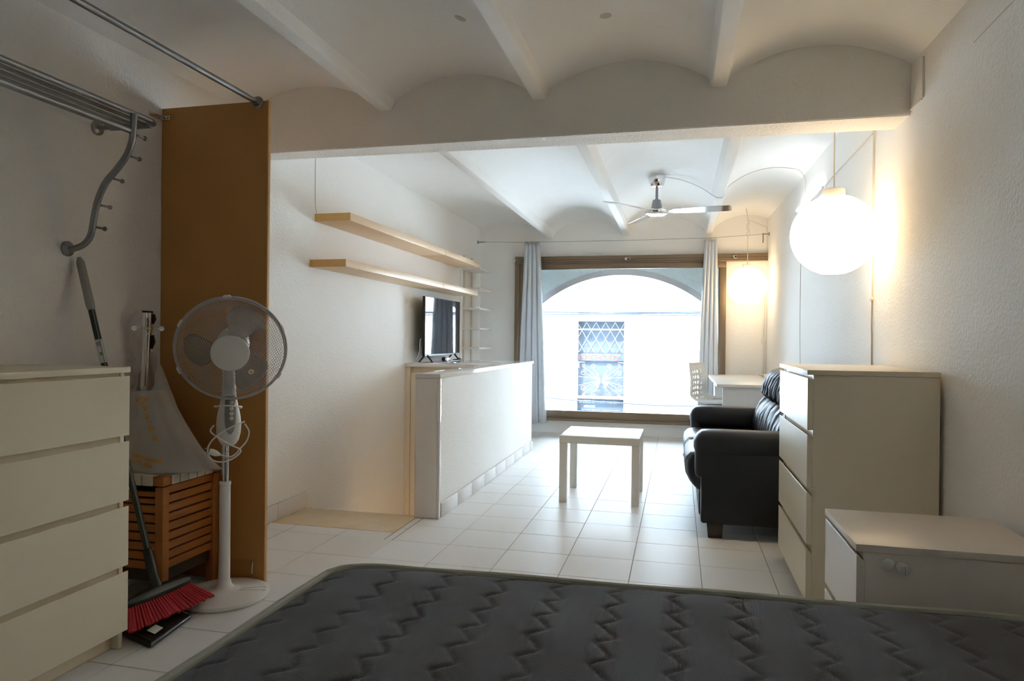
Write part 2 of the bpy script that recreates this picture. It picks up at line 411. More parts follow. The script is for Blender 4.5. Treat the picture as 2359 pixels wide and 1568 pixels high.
for x, z, s_ in ((-.585, 2.045, .03), (.60, 2.05, .022), (-1.905, 2.045, .022)):
    cl = box('roller_clip', M['nickel'], win1, x-s_, x+s_, 8.095, 8.114, z-.016, z+.016, .003)
    box('clip_screw', M['blk'], cl, x-.002, x+s_-.004, 8.090, 8.0945, z-.010, z+.010, .002)
sill = struct(box('trim_1', M['furnw'], None, WX0, WX1, 8.13, 8.168, .12, .15, .004))
# outer street wall with arched opening
aw = MB(); AX, AZ, AR = -.68, .392, 1.57
half = 1.13; zs = AZ+math.sqrt(AR*AR-half*half); NA = 40
pts = [(AX-half, -.3)]+[(AX+half*(-1+2*i/NA), AZ+math.sqrt(AR*AR-(half*(-1+2*i/NA))**2)) for i in range(NA+1)]+[(AX+half, -.3)]
n = len(pts)
outer = [(-3.2, -.3)]+[(-3.2+(5.0)*i/NA, 3.2) for i in range(NA+1)]+[(1.8, -.3)]
for yv in (8.42, 8.62):
    aw.add([(p[0], yv, p[1]) for p in pts]+[(p[0], yv, p[1]) for p in outer], [(i, i+1, n+i+1, n+i) for i in range(n-1)])
aw.add([(p[0], 8.42, p[1]) for p in pts]+[(p[0], 8.62, p[1]) for p in pts], [(i, i+1, n+i+1, n+i) for i in range(n-1)])
aw.box(-3.2, 1.8, 8.42, 8.62, -3.2, -.3); aw.box(-3.2, 1.8, 8.42, 8.62, 3.2, 3.3)
o = struct(aw.build('wall_outer', M['arch'])); tag(o, 'weathered green-grey plaster wall with an arched opening outside the window', 'wall')
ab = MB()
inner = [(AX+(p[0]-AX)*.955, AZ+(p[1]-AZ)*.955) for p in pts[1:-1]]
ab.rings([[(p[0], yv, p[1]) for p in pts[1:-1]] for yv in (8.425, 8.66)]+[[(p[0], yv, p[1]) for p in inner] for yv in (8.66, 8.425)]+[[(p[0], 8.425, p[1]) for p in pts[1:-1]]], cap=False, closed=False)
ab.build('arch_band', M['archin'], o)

# ------------------------------------------------------------------ street outside
fac = thing('house_front', 'sunlit white house front across the street with a barred doorway', 'building', (-1.3, 12.1, -3))
fb = MB()
DX0, DX1, DZ0, DZ1 = -1.725, -.905, -.75, 1.43
for a in [(-14, DX0, -3, 5.6), (DX1, 12, -3, 5.6), (DX0, DX1, DZ1, 5.6), (DX0, DX1, -3, DZ0)]: fb.box(a[0], a[1], 12.0, 12.3, a[2], a[3])
fb.build('wall', M['fwhite'], fac)
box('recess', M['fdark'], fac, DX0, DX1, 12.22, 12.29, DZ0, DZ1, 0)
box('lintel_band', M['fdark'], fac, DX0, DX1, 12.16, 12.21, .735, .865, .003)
box('string_course', M['fwhite'], fac, -14, 12, 11.93, 11.999, 1.49, 1.53, .01)
gr = MB(); nX = 5; dx = (DX1-DX0)/nX; dz = .30
for s_ in (1, -1):
    for k in range(-5, 12):
        xa = DX0+k*dx if s_ > 0 else DX1-k*dx; za = DZ1-.02
        # line descending with slope: dx/2 per dz/2
        P = []; 
        for t in [i*.02 for i in range(0, 100)]:
            x = xa+s_*t*.57; z = za-t
            if z < .87: break
            if DX0+.01 <= x <= DX1-.01: P.append((x, 12.08+.004*s_, z))
        if len(P) > 1: gr.tube([P[0], P[-1]], .0048, 5)
gr.box(DX0, DX1, 12.07, 12.09, 1.275, 1.30); gr.build('diamond_grille', M['fiban'], fac)
# wrought-iron scrolls
sc_ = MB()
def spiral(cx, cz, r, turns, a0, hand=1):
    return [(cx+r*(1-t/40*.82)*math.cos(a0+hand*turns*2*PI*t/40), 12.08, cz+r*(1-t/40*.82)*math.sin(a0+hand*turns*2*PI*t/40)) for t in range(41)]
cxm, czm = -1.30, .40
for sx in (1, -1):
    for sz in (1, -1):
        for (px, pz, rr, tr, a0, hd) in ((.13, .25, .05, 1.4, -1.6, 1), (.30, .26, .035, 1.2, -1.6, 1), (.31, .13, .055, 1.5, 3.4, -1), (.10, .06, .026, 1.3, 2.2, 1), (.06, .11, .026, 1.3, .4, -1)):
            sp_ = spiral(0, 0, rr, tr, a0, hd)
            q = [(cxm+sx*(px+p[0]), 12.08, czm+sz*(pz+p[2])) for p in sp_]; sc_.tube(q, .0042, 5)
            sc_.tube(bez([(cxm+sx*.02, 12.08, czm+sz*.02), (cxm+sx*(px*.4), 12.08, czm+sz*(pz*.35)), q[0]], 6), .0042, 5)
    sc_.tube(bez([(cxm+sx*.02, 12.08, czm), (cxm+sx*.2, 12.08, czm+.05), (cxm+sx*.39, 12.08, czm+.06)], 6), .0042, 5)
    sc_.tube(bez([(cxm+sx*.02, 12.08, czm), (cxm+sx*.2, 12.08, czm-.04), (cxm+sx*.39, 12.08, czm-.09)], 6), .0042, 5)
    sc_.box(cxm+sx*.385, cxm+sx*.397, 12.07, 12.09, .62, .72); sc_.box(cxm+sx*.29, cxm+sx*.397, 12.07, 12.09, .71, .722)
sc_.build('scroll_grille', M['fiban'], fac)
box('sill_bar', M['fwhite'], fac, DX0, DX1, 12.05, 12.2, .085, .125, .004)
box('sign_board', M['fsign'], fac, DX0, DX1, 12.17, 12.215, -.30, .083, .003)
text_on('graffiti', M['graf'], fac, 'NSPBCSD', .15, lambda v: (-1.715+v.x*1.12, 12.155, .755+v.y*.86+.01*math.sin(v.x*30)), offset=.002, font_shear=.1)
text_on('sign_lettering', M['fiban'], fac, 'SARRIN/', .075, lambda v: (-1.70+v.x*1.0, 12.165, .0+v.y), offset=.003)
text_on('sign_lettering', M['fiban'], fac, 'COSES', .06, lambda v: (-1.44+v.x*1.1, 12.165, .0+v.y), font_shear=.3)
text_on('sign_lettering', M['fiban'], fac, 'PICASY', .06, lambda v: (-1.20+v.x*.9, 12.165, -.005+v.y), offset=.002)
text_on('sign_lettering', M['fiban'], fac, 'GENOEI', .05, lambda v: (-1.61+v.x*1.1, 12.165, -.075+v.y), offset=.003)
sl = MB(); 
for x in (-1.64, -1.46, -1.28, -1.13): sl.box(x, x+.14, 12.16, 12.168, -.125, -.115)
sl.build('white_line', M['fiban'], fac)
uw = box('upper_window', M['fdark'], fac, -1.88, -1.62, 11.985, 11.998, 1.98, 2.17, .002)
for k in range(4): box('window_bar', M['fwhite'], uw, -1.86+k*.065, -1.845+k*.065, 11.97, 11.984, 1.99, 2.16, 0)
cbd = thing('cable_bundle', 'bundle of dark cables fixed along the house front above the doorway', 'cables', (-1, 11.95, 1.56))
for k, (z, r) in enumerate(((1.575, .012), (1.555, .016), (1.535, .010), (1.59, .006))):
    MB().tube([(x*.5, 11.91-.01*k, z+.012*math.sin(x*.9+k*2)) for x in range(-20, 16)], r, 6).build('cable', M['cable'], cbd)
P = bez([(-5.5, 11.985, .36), (-2.30, 11.985, .089), (-.9, 11.985, .028), (.27, 11.985, .022), (3.3, 11.985, .17)], 8)
tag(MB().tube(P, .013, 6).build('street_cable', M['cable'], None), 'single slack cable running low across the barred doorway opposite', 'cable')
struct(MB().box(-14, 12, 8.6, 12.1, -3.2, -3.0).build('ground', M['asph']))

# ------------------------------------------------------------------ board beside the wardrobe corner
bd = thing('partition_board', 'tall brown hardboard panel standing against the left wall', 'board', (-2.08, 2.789, 0))
box('panel', M['mdf'], bd, XL+.002, -1.808, 2.78, 2.797, .002, 2.172, .002)
box('edge_strip', M['mdfedge'], bd, -1.8075, -1.802, 2.779, 2.798, .002, 2.172, .001)
b = MB().box(-2.361, -2.315, 2.774, 2.7795, 2.118, 2.136); b.box(-2.3645, -2.361, 2.70, 2.7795, 2.118, 2.136)
bk = b.build('angle_bracket', M['nickel'], bd, bevel=.003); bk['label'] = 'small metal angle bracket at the top corner'
for x in (-2.345, -2.325): MB().lathe([(.004, 0), (.003, .002)], (x, 2.7738, 2.127), (0, -1, 0), 10).build('screw', M['blk'], bk)
fb2 = MB().box(-1.868, -1.855, 2.772, 2.7795, .04, .10).build('foot_bracket', M['nickel'], bd, bevel=.003)

# wardrobe rod
rod = thing('closet_rod', 'long grey metal rod running overhead to the brown board', 'rod', (-1.855, .9, 2.165))
MB().tube([(-1.855, -1.28, 2.165), (-1.855, 2.768, 2.165)], .0125, 14).build('pole', M['steel'], rod)
MB().lathe([(.027, 0), (.027, .006), (.019, .010), (.016, .030), (.0125, .030)], (-1.855, 2.7795, 2.165), (0, -1, 0), 24).build('flange', M['steel'], rod)
MB().lathe([(.027, 0), (.027, .006), (.019, .010), (.016, .030)], (-1.855, YB+.001, 2.165), (0, 1, 0), 24).build('flange', M['steel'], rod)

# coat rack with hat shelf
rk = thing('coat_rack', 'grey metal wall coat rack with hat shelf and curved pegged bracket', 'coat rack', (XL, 1.9, 1.45))
XS = -2.068; ZS = 1.972
def sbracket(y, pegs=True):
    S = [(-2.362, 1.452), (-2.333, 1.452), (-2.284, 1.468), (-2.253, 1.505), (-2.238, 1.575), (-2.219, 1.643), (-2.184, 1.707), (-2.134, 1.756), (-2.088, 1.808), (-2.066, 1.857), (-2.060, 1.897), (-2.057, 1.967)]
    br = MB().tube([p for p in bez([(x, y, z) for x, z in S], 5)], .0125, 12).build('curved_bracket', M['steel'], rk)
    MB().lathe([(.030, 0), (.030, .005), (.022, .009), (.014, .016)], (XL+.0005, y, 1.452), (1, 0, 0), 24).build('wall_flange', M['steel'], br)
    for x, z in ((-2.050, 1.885), (-2.075, 1.805), (-2.155, 1.722), (-2.212, 1.62), (-2.236, 1.535)):
        pb = MB(); pb.tube([(x, y+.008, z), (x, y+.048, z)], .0045, 8)
        pb.lathe([(.0045, 0), (.009, .002), (.009, .008), (.004, .010)], (x, y+.046, z), (0, 1, 0), 12); pb.build('peg', M['steel'], br)
sbracket(2.27); sbracket(1.45)
tb = MB()
# outer loop of the shelf: front tube, rounded end, flat end plate
fr = bez([(XS, 1.30, ZS), (XS, 1.7, ZS), (XS, 2.30, ZS), (XS, 2.37, ZS), (-2.085, 2.405, ZS), (-2.115, 2.415, ZS)], 5)
tb.tube(fr, .0115, 12); tb.build('front_tube', M['steel'], rk)
b = MB().box(-2.30, -2.10, 2.403, 2.417, ZS-.016, ZS+.010); b.build('end_plate', M['steel'], rk, bevel=.004)
for x in (-2.125, -2.175, -2.225, -2.275):
    MB().tube([(x, 1.30, ZS), (x, 2.404, ZS)], .0085, 10).build('shelf_tube', M['steel'], rk)
MB().tube([(-2.066, 1.30, 1.900), (-2.066, 2.268, 1.900)], .0115, 12).build('hanging_rail', M['steel'], rk)
for y in (2.41, 1.34):
    o = MB().tube([(XL+.004, y, ZS), (-2.29, y, ZS)], .010, 10).build('arm', M['steel'], rk)
    MB().lathe([(.030, 0), (.030, .006), (.020, .012)], (XL+.0005, y, ZS), (1, 0, 0), 24).build('wall_flange', M['steel'], o)

# ------------------------------------------------------------------ chests of drawers
def chest(label, xf, dirx, y0, y1, h, depth, nd, name='chest_of_drawers', m=None):
    """front at xf, body goes in direction -dirx; dirx = +1 means fronts face +x"""
    m = m or M['furn']; xb = xf-dirx*depth
    t = thing(name, label, 'chest of drawers', ((xf+xb)/2, (y0+y1)/2, 0))
    lidt = .020; z1 = h-lidt-.001
    xc = xf-dirx*.022                                    # carcass front edge
    box('top_panel', m, t, xf+dirx*.002, xb, y0, y1, h-lidt, h, .0012)
    box('side_panel', m, t, xc, xb, y0+.003, y0+.021, .001, z1, .001)
    box('side_panel', m, t, xc, xb, y1-.021, y1-.003, .001, z1, .001)
    box('back_panel', m, t, xb, xb+dirx*.006, y0+.022, y1-.022, .05, z1-.001, 0)
    box('plinth', m, t, xc-dirx*.03, xc-dirx*.045, y0+.022, y1-.022, .001, .062, .001)
    zb, zt = .066, h-.033; gap = .021; dh = (zt-zb-gap*(nd-1))/nd
    for k in range(nd):
        a = zb+k*(dh+gap); b = a+dh
        e = MB(); xo, xi = xf, xc+dirx*.0008
        # front with a bevelled finger edge along its top
        prof = [(xi, a), (xo, a), (xo, b), (xo-dirx*.003, b), (xi, b-.016)]
        e.prism(prof, y0+.0015, y1-.0015, 'Y')
        d = e.build('drawer', m, t, bevel=.0006, seg=1)
        box('drawer_box', m, d, xc-dirx*.0005, xc-dirx*.004, y0+.03, y1-.03, a+.02, b-.04, 0)
    box('cross_rail', m, t, xc-dirx*.004, xc-dirx*.02, y0+.022, y1-.022, h-.05, z1-.001, 0)
    for k in range(nd-1):
        zg = zb+dh+k*(dh+gap); box('cross_rail', m, t, xc-dirx*.0045, xc-dirx*.0195, y0+.022, y1-.022, zg-.024, zg+gap+.005, 0)
    return t
chest('cream chest of four drawers at the left edge, against the coat-rack wall', -1.895, 1, 1.283, 2.085, 1.0, .465, 4)
chest('tall cream chest of four drawers against the right wall beside the sofa', .508, -1, 3.0, 3.79, 1.0, .48, 4)
ns = chest('low white two-drawer chest in front of the tall one, knob on its side', .490, -1, 2.112, 2.535, .55, .495, 2, m=M['pinkish'])
kn = MB().lathe([(.013, 0), (.0125, .012), (.006, .014), (.006, .018), (.0155, .021), (.0165, .028), (.011, .034), (.004, .035)], (.604, 2.1145, .496), (0, -1, 0), 20)
k_ = kn.build('knob', M['wplast'], ns); k_['label'] = 'round white plastic knob'
MB().box(.6035, .6045, 2.078, 2.0785, .485, .507).build('slot', M['gplast'], k_)
MB().lathe([(.017, 0), (.017, .002), (.014, .0035)], (.570, 2.1145, .499), (0, -1, 0), 24).build('round_patch', M['furnw'], ns)

# ------------------------------------------------------------------ mattress on its base
mt = thing('mattress', 'dark grey quilted mattress with grey-green piping in the foreground', 'mattress', (0, .9, .22))
mx0, mx1, my0, my1 = -.955, .93, -.35, 0
def mtop_edge(x): return 1.90+.055*(x+.9)/1.8
NX, NY = 380, 380
vs = []; fs = []; Zt = .452
def wave(y):
    p = (y/.103) % 1.0
    return .0165*(math.sin(2*PI*p)+.22*math.sin(4*PI*p+.2))
for j in range(NY+1):
    for i in range(NX+1):
        u, v = i/NX, j/NY
        x = mx0+(mx1-mx0)*u
        yf = mtop_edge(x)-.02
        # rounded far corners
        cr = .16; dxl = x-mx0; dxr = mx1-x
        for dd in (dxl, dxr):
            if dd < cr: yf -= .085*(1-math.sqrt(max(0, 1-(1-dd/cr)**2)))
        y = my0+(yf-my0)*v
        d = 1e9
        for k in range(-1, 14):
            d = min(d, abs(x-(-.765+.1535*k)-wave(y)))
        puff = .0066*(1-math.exp(-(d/.0075)))-.003
        e = min(dxl, dxr, yf-y, y-my0)
        edge = -.010*math.exp(-e/.02)
        und = .003*math.sin(x*9+1)*math.sin(y*11)+.0015*math.sin(x*23+y*17)
        vs.append((x, y, Zt-.006+puff+edge+und*min(1, e/.1)))
for j in range(NY):
    for i in range(NX):
        a = j*(NX+1)+i; fs.append((a, a+1, a+NX+2, a+NX+1))
b = MB(); b.add(vs, fs); top = b.build('quilted_top', M['fabric'], mt, ang=180)
rimpts = []
def rim(i, j): return Vector(vs[j*(NX+1)+i])
loop = [rim(i, NY) for i in range(0, NX+1, 4)]+[rim(NX, j) for j in range(NY-4, -1, -6)]+[rim(i, 0) for i in range(NX-4, 3, -6)]+[rim(0, j) for j in range(4, NY-1, 6)]
cen = Vector((0, .8, 0))
lp = [Vector((p.x+(p.x-cen.x)*.010, p.y+(p.y-cen.y)*.010, Zt-.012+.0015*math.sin(p.x*11)+.001*math.sin(p.y*13))) for p in loop]
MB().tube(lp, .011, 8, loop=True).build('piping', M['binding'], mt)
b = MB(); b.rings([[(p.x, p.y, p.z-.006) for p in lp], [(p.x*1.012, p.y*1.003+.002, .38) for p in lp], [(p.x*1.012, p.y*1.003+.002, .27) for p in lp], [(p.x*.995, p.y, .235) for p in lp]])
b.build('side_panel', M['bside'], mt)
bb = thing('bed_base', 'low bed base hidden beneath the dark mattress', 'bed', (0, .8, 0))
box('base', M['bside'], bb, -.90, .88, -.32, 1.80, .10, .228, .01)
for x in (-.85, .83):
    for y in (-.27, 1.72): MB().lathe([(.02, 0), (.025, .10)], (x, y, 0), (0,0,1), 16).build('leg', M['blk'], bb)

# ------------------------------------------------------------------ side table
tbz = thing('side_table', 'small square white table standing on the tiles before the window', 'table', (-.515, 4.95, 0))
tx0, tx1, ty0, ty1 = -.786, -.246, 4.69, 5.225
box('tabletop', M['furnw'], tbz, tx0, tx1, ty0, ty1, .405, .455, .002)
for x in (tx0+.001, tx1-.051):
    for y in (ty0+.001, ty1-.051): box('leg', M['furnw'], tbz, x, x+.05, y, y+.05, .001, .404, .002)

# ------------------------------------------------------------------ sofa
sf = thing('sofa', 'dark leather two-seat sofa against the right wall', 'sofa', (.5, 4.9, 0))
def superbox(b, x0, x1, y0, y1, z0, z1, r, n=6):
    """rounded cushion: box with large rounded edges"""
    bm = bmesh.new(); bmesh.ops.create_cube(bm, size=1)
    for v in bm.verts: v.co = Vector(((x0+x1)/2+v.co.x*(x1-x0), (y0+y1)/2+v.co.y*(y1-y0), (z0+z1)/2+v.co.z*(z1-z0)))
    bmesh.ops.bevel(bm, geom=bm.edges[:], offset=r, segments=n, affect='EDGES', profile=.5, clamp_overlap=True)
    bm.verts.ensure_lookup_table(); b.add([v.co[:] for v in bm.verts], [tuple(v.index for v in f.verts) for f in bm.faces]); bm.free()
def armrest(y0, y1):
    # padded roll: section in x-z bulges over the front
    b = MB(); ym = (y0+y1)/2; hw_ = (y1-y0)/2; rings = []
    secs = [(.090, .30, .50), (.099, .72, .475), (.112, .92, .462), (.135, 1.0, .452), (.20, 1.02, .445), (.5, 1.0, .445), (.93, 1.0, .445)]
    for x, s, zlo in secs:
        ring = []
        zt = .605-.055*max(0, 1-(x-.09)/.06)**2 if x < .15 else .606
        zc = (zt+zlo)/2; hz = (zt-zlo)/2
        for k in range(28):
            a = 2*PI*k/28; ca, sa = math.cos(a), math.sin(a)
            e = .62
            yy_ = ym+hw_*s*math.copysign(abs(ca)**e, ca); zz_ = zc+hz*math.copysign(abs(sa)**e, sa)
            # gathers at the front
            if x < .13: zz_ += .004*math.sin(k*6.3); yy_ += .003*math.sin(k*5.1)
            ring.append((x, yy_, zz_))
        rings.append(ring)
    # dense interpolation along x
    b.rings(rings); return b
for (a0, a1, po, pi_) in ((4.045, 4.235, 4.05, 4.20), (5.535, 5.735, 5.58, 5.73)):
    o = armrest(a0, a1).build('armrest', M['leather'], sf, ang=60)
    # front lip of the roll reaching down
    b = MB(); superbox(b, .098, .17, a0+.006, a1-.006, .335, .55, .033); b.build('armrest_front', M['leather'], o, ang=60)
    b = MB(); superbox(b, .132, .925, po, pi_, .085, .500, .014, 3); b.build('arm_panel', M['leather'], o)
seat = MB(); N = 40; sec = [(.30, .44), (.22, .452), (.12, .456), (.075, .447), (.050, .42), (.043, .38), (.050, .32), (.075, .27), (.105, .235), (.13, .225), (.20, .225), (.30, .23)]
sec = [(.70, .43), (.5, .455)]+sec
for c0, c1 in ((4.24, 4.885), (4.89, 5.533)):
    rings = []
    for j in range(N+1):
        t = j/N; y = c0+(c1-c0)*t; e = min(t, 1-t); pin = 1-math.exp(-e*22)
        rings.append([(x+.0035*math.sin(y*95+z*8)*(1 if x < .12 else .15)+(.03*(1-pin) if x < .3 else 0), y, z-(.02*(1-pin) if z > .4 else 0)) for x, z in sec])
    s2 = MB(); s2.rings(rings); s2.build('seat_cushion', M['leather'], sf, ang=80)
# back cushions: lower roll and upper headrest roll, each seat its own, with gathers
for c0, c1 in ((4.20, 4.885), (4.89, 5.57)):
    low = [(.90, .42), (.70, .42), (.575, .425), (.545, .47), (.548, .53), (.562, .60), (.585, .66), (.62, .70), (.68, .715), (.9, .715)]
    upp = [(.90, .69), (.68, .69), (.625, .705), (.603, .74), (.612, .80), (.635, .86), (.675, .905), (.73, .925), (.80, .905), (.86, .84), (.90, .80)]
    for nm, pr in (('lower_back_cushion', low), ('upper_back_cushion', upp)):
        rings = []; NN = 60
        for j in range(NN+1):
            t = j/NN; y = c0+(c1-c0)*t; e = min(t, 1-t); pin = 1-math.exp(-e*18)
            rr = []
            for k, (x, z) in enumerate(pr):
                g = 0
                if x < .66: g = .007*math.sin(y*110+k*.9)*math.exp(-((k-3)/2.5)**2)+.004*math.sin(y*61+k)
                tuft = .022*sum(math.exp(-((t-q)/.07)**2) for q in (.33, .67))*(1 if (nm.startswith('low') and z > .62) or (nm.startswith('upp') and z < .76) else 0)
                rr.append((x+g+tuft+.045*(1-pin)*(x < .75), y, z-(.03*(1-pin) if z > .85 else 0)))
            rings.append(rr)
        b = MB(); b.rings(rings); b.build(nm, M['leather'], sf, ang=80)
b = MB(); b.box(.80, .93, 4.20, 5.58, .10, .86); b.build('back_frame', M['leather'], sf, bevel=.02)
b = MB(); b.box(.125, .80, 4.20, 5.58, .095, .235); b.build('front_rail', M['leather'], sf, bevel=.01)
for x in (.165, .84):
    for y in (4.07, 5.62):
        MB().hexa([(x+.008, y+.008, .001), (x+.085, y+.008, .001), (x+.085, y+.085, .001), (x+.008, y+.085, .001)],
                  [(x, y, .095), (x+.09, y, .095), (x+.09, y+.09, .095), (x, y+.09, .095)]).build('leg', M['dkwood'], sf, bevel=.003)

# ------------------------------------------------------------------ desk and chair
dk = thing('desk', 'pale wood-grain desk behind the sofa with panel sides', 'desk', (.65, 7.1, 0))
box('desk_top', M['furnw'], dk, .320, .948, 6.205, 7.97, .716, .742, .003)
box('side_panel', M['desk'], dk, .372, .945, 6.225, 6.245, .001, .715, .001)
box('side_panel', M['desk'], dk, .372, .945, 7.92, 7.94, .001, .715, .001)
box('back_rail', M['desk'], dk, .925, .945, 6.246, 7.919, .40, .715, .001)
box('drawer_unit', M['desk'], dk, .372, .90, 7.55, 7.91, .45, .714, .002)
fl = thing('folded_rods', 'bundle of clear and cream rods lying on the desk by the wall', 'rods', (.88, 7.6, .742))
for k in range(5):
    x = .915-k*.018; MB().tube([(x, 7.94-.02*k, .752+.002*(k % 2)), (x-.005, 7.25+.03*k, .775-.004*k)], .0075, 8).build('rod', [M['clear'], M['wplast']][k % 2], fl)
box('end_block', M['cream'], fl, .825, .93, 7.24, 7.29, .7425, .79, .004)

ch = thing('desk_chair', 'white perforated plastic swivel chair pulled up to the desk', 'chair', (.36, 6.98, 0))
def chair_shell():
    # profile in x-z (back at left, seat to the right), swept along y with holes
    prof = bez([(.118, 0, .885), (.128, 0, .84), (.140, 0, .77), (.143, 0, .70), (.138, 0, .63), (.146, 0, .575), (.175, 0, .535), (.225, 0, .515), (.30, 0, .508), (.40, 0, .512), (.50, 0, .515), (.545, 0, .505)], 5)
    L = [0]
    for a, b in zip(prof, prof[1:]): L.append(L[-1]+(b-a).length)
    tot = L[-1]
    def at(s):
        s = max(0, min(tot-1e-6, s))
        for k in range(len(L)-1):
            if L[k] <= s <= L[k+1]:
                t = (s-L[k])/(L[k+1]-L[k]); return prof[k].lerp(prof[k+1], t)
    def surf(s, y):      # y in -.22..0.22, dished
        p = at(s); q = at(s+.005)-at(s-.005); q.normalize(); nrm = Vector((-q.z, 0, q.x)) if q.length else Vector((1, 0, 0))
        if nrm.z < 0 and s > tot*.6: nrm = -nrm
        nrm = Vector((abs(q.z), 0, abs(q.x)))
        hw = .225-.035*(max(0, .10-s)/.10)**2
        return p+nrm*(.045*(abs(y)/.22)**2.2)+Vector((0, y*hw/.22, 0))
    bmh = bmesh.new(); cs = .0525; ns_ = int(tot/cs); cs_s = tot/ns_; nyc = 8; cs_y = .44/nyc
    for a in range(ns_):
        for c in range(nyc):
            s0 = a*cs_s; y0 = -.22+c*cs_y
            hole = (0 < c < nyc-1) and 0 < a < ns_-1 and not (.40 < (s0+cs_s/2) < .50)
            def V(u, v): return bmh.verts.new(surf(s0+u*cs_s, y0+v*cs_y))
            sq = []
            K = 4
            for k in range(K): sq.append((k/K, 0))
            for k in range(K): sq.append((1, k/K))
            for k in range(K): sq.append((1-k/K, 1))
            for k in range(K): sq.append((0, 1-k/K))
            if hole:
                O = [V(*p) for p in sq]; I = []
                for (u, v) in sq:
                    an = math.atan2(v-.5, u-.5); I.append(V(.5+.31*math.cos(an), .5+.31*math.sin(an)))
                for k in range(16): bmh.faces.new((O[k], O[(k+1) % 16], I[(k+1) % 16], I[k]))
            else:
                G = [[V(i/2, j/2) for j in range(3)] for i in range(3)]
                for i in range(2):
                    for j in range(2): bmh.faces.new((G[i][j], G[i+1][j], G[i+1][j+1], G[i][j+1]))
    bmesh.ops.remove_doubles(bmh, verts=bmh.verts, dist=2e-4)
    vs_ = [(v.co.x, v.co.y+6.98, v.co.z) for v in bmh.verts]; bmh.verts.index_update(); bmh.faces.ensure_lookup_table()
    fs_ = [tuple(v.index for v in f.verts) for f in bmh.faces]; bmh.free()
    b = MB(); b.add(vs_, fs_); o = b.build('shell', M['wplast'], ch, ang=50)
    md = o.modifiers.new('thickness', 'SOLIDIFY'); md.thickness = .009; md.offset = 0
    # rolled rim down both sides
    for sgn in (-1, 1):
        P = [surf(tot*i/30, sgn*.22)+Vector((0, 6.98, 0)) for i in range(31)]
        MB().tube(P, .010, 8).build('rim', M['wplast'], ch)
    P = [surf(0.0, -.22+.44*i/10)+Vector((0, 6.98, 0)) for i in range(11)]; MB().tube(P, .010, 8).build('rim', M['wplast'], ch)
    P = [surf(tot, -.22+.44*i/10)+Vector((0, 6.98, 0)) for i in range(11)]; MB().tube(P, .010, 8).build('rim', M['wplast'], ch)
chair_shell()
box('seat_plate', M['gplast'], ch, .27, .45, 6.89, 7.07, .475, .498, .006)
MB().lathe([(.032, .10), (.032, .26), (.018, .262), (.018, .476)], (.36, 6.98, 0), (0,0,1), 20).build('gas_column', M['chrome'], ch)
for k in range(5):
    a = 2*PI*k/5+math.radians(234.5); ex, ey = .36+.335*math.cos(a), 6.98+.335*math.sin(a)
    sp_ = MB(); d = Vector((math.cos(a), math.sin(a), 0)); nn = Vector((-d.y, d.x, 0)); c0 = Vector((.36, 6.98, 0))
    A = [c0+d*.02+nn*.025*s+Vector((0,0,z)) for s, z in ((-1,.085),(1,.085),(1,.13),(-1,.13))]
    B = [c0+d*.345+nn*.018*s+Vector((0,0,z)) for s, z in ((-1,.066),(1,.066),(1,.088),(-1,.088))]
    sp_.rings([A, B]); sp_.build('base_spoke', M['wplast'], ch, bevel=.003)
    cs_ = MB(); ax = Vector((-d.y, d.x, 0))
    for s in (-1, 1): cs_.lathe([(.012, -.008), (.026, -.008), (.028, 0), (.026, .008), (.012, .008)], Vector((ex, ey, .029))+ax*s*.014, ax, 18)
    cs_.tube([(ex, ey, .03), (ex, ey, .068)], .007, 8)
    cc = cs_.build('caster', M['gplast'], ch)
    MB().lathe([(.013, 0), (.013, .002)], Vector((ex, ey, .029))+ax*.0225, ax, 14).build('hub_cap', M['wplast'], cc)
    MB().lathe([(.013, 0), (.013, .002)], Vector((ex, ey, .029))-ax*.0225, -ax, 14).build('hub_cap', M['wplast'], cc)

ch.rotation_euler.z = math.radians(-20)
# ------------------------------------------------------------------ curtains, wire
def curtain(name, label, xt0, xt1, xb0, xb1, zt, zb, folds, y=7.985, sway=0):
    t = thing(name, label, 'curtain', ((xt0+xt1)/2, y, zt), 'grey blue curtains at the window')
    b = MB(); NU, NV = folds*24, 40; rings = []
    for j in range(NV+1):
        v = j/NV; ring = []
        x0 = xt0+(xb0-xt0)*v**.8; x1 = xt1+(xb1-xt1)*v**.8
        for i in range(NU+1):
            u = i/NU; amp = .030+.018*v
            ph = (u*folds+.03*math.sin(3*v)) % 1.0
            off = -amp*(1-math.exp(-min(ph, 1-ph)/.055))*1.6+amp+.006*math.sin(2*PI*(ph+v))
            ring.append((x0+(x1-x0)*u+sway*math.sin(v*3.0), y+off, zt+(zb-zt)*v+.004*math.sin(20*u)*(v > .98)))
        rings.append(ring)
    b.rings(rings, cap=False, closed=False)
    o = b.build('cloth', M['curtain'], t, ang=180); md = o.modifiers.new('thickness', 'SOLIDIFY'); md.thickness = .0025
    for k in range(folds*2):
        x = xt0+(xt1-xt0)*(k+.5)/(folds*2); q = [(x, y+.012*math.cos(a), 2.245+.012*math.sin(a)) for a in [i*PI/5 for i in range(10)]]
        MB().tube(q, .0022, 5, loop=True).build('ring', M['steel'], t)
    return t
curtain('curtain', 'grey-blue blackout curtain gathered at the left end of the window', -1.775, -1.600, -1.845, -1.500, 2.232, .13, 4, y=8.0)
curtain('curtain', 'grey-blue blackout curtain gathered at the right end of the window, behind the desk', .275, .405, .205, .440, 2.238, .13, 4, y=8.06)
cw = thing('curtain_wire', 'thin steel curtain wire stretched across above the window', 'curtain wire', (-.7, 7.985, 2.25))
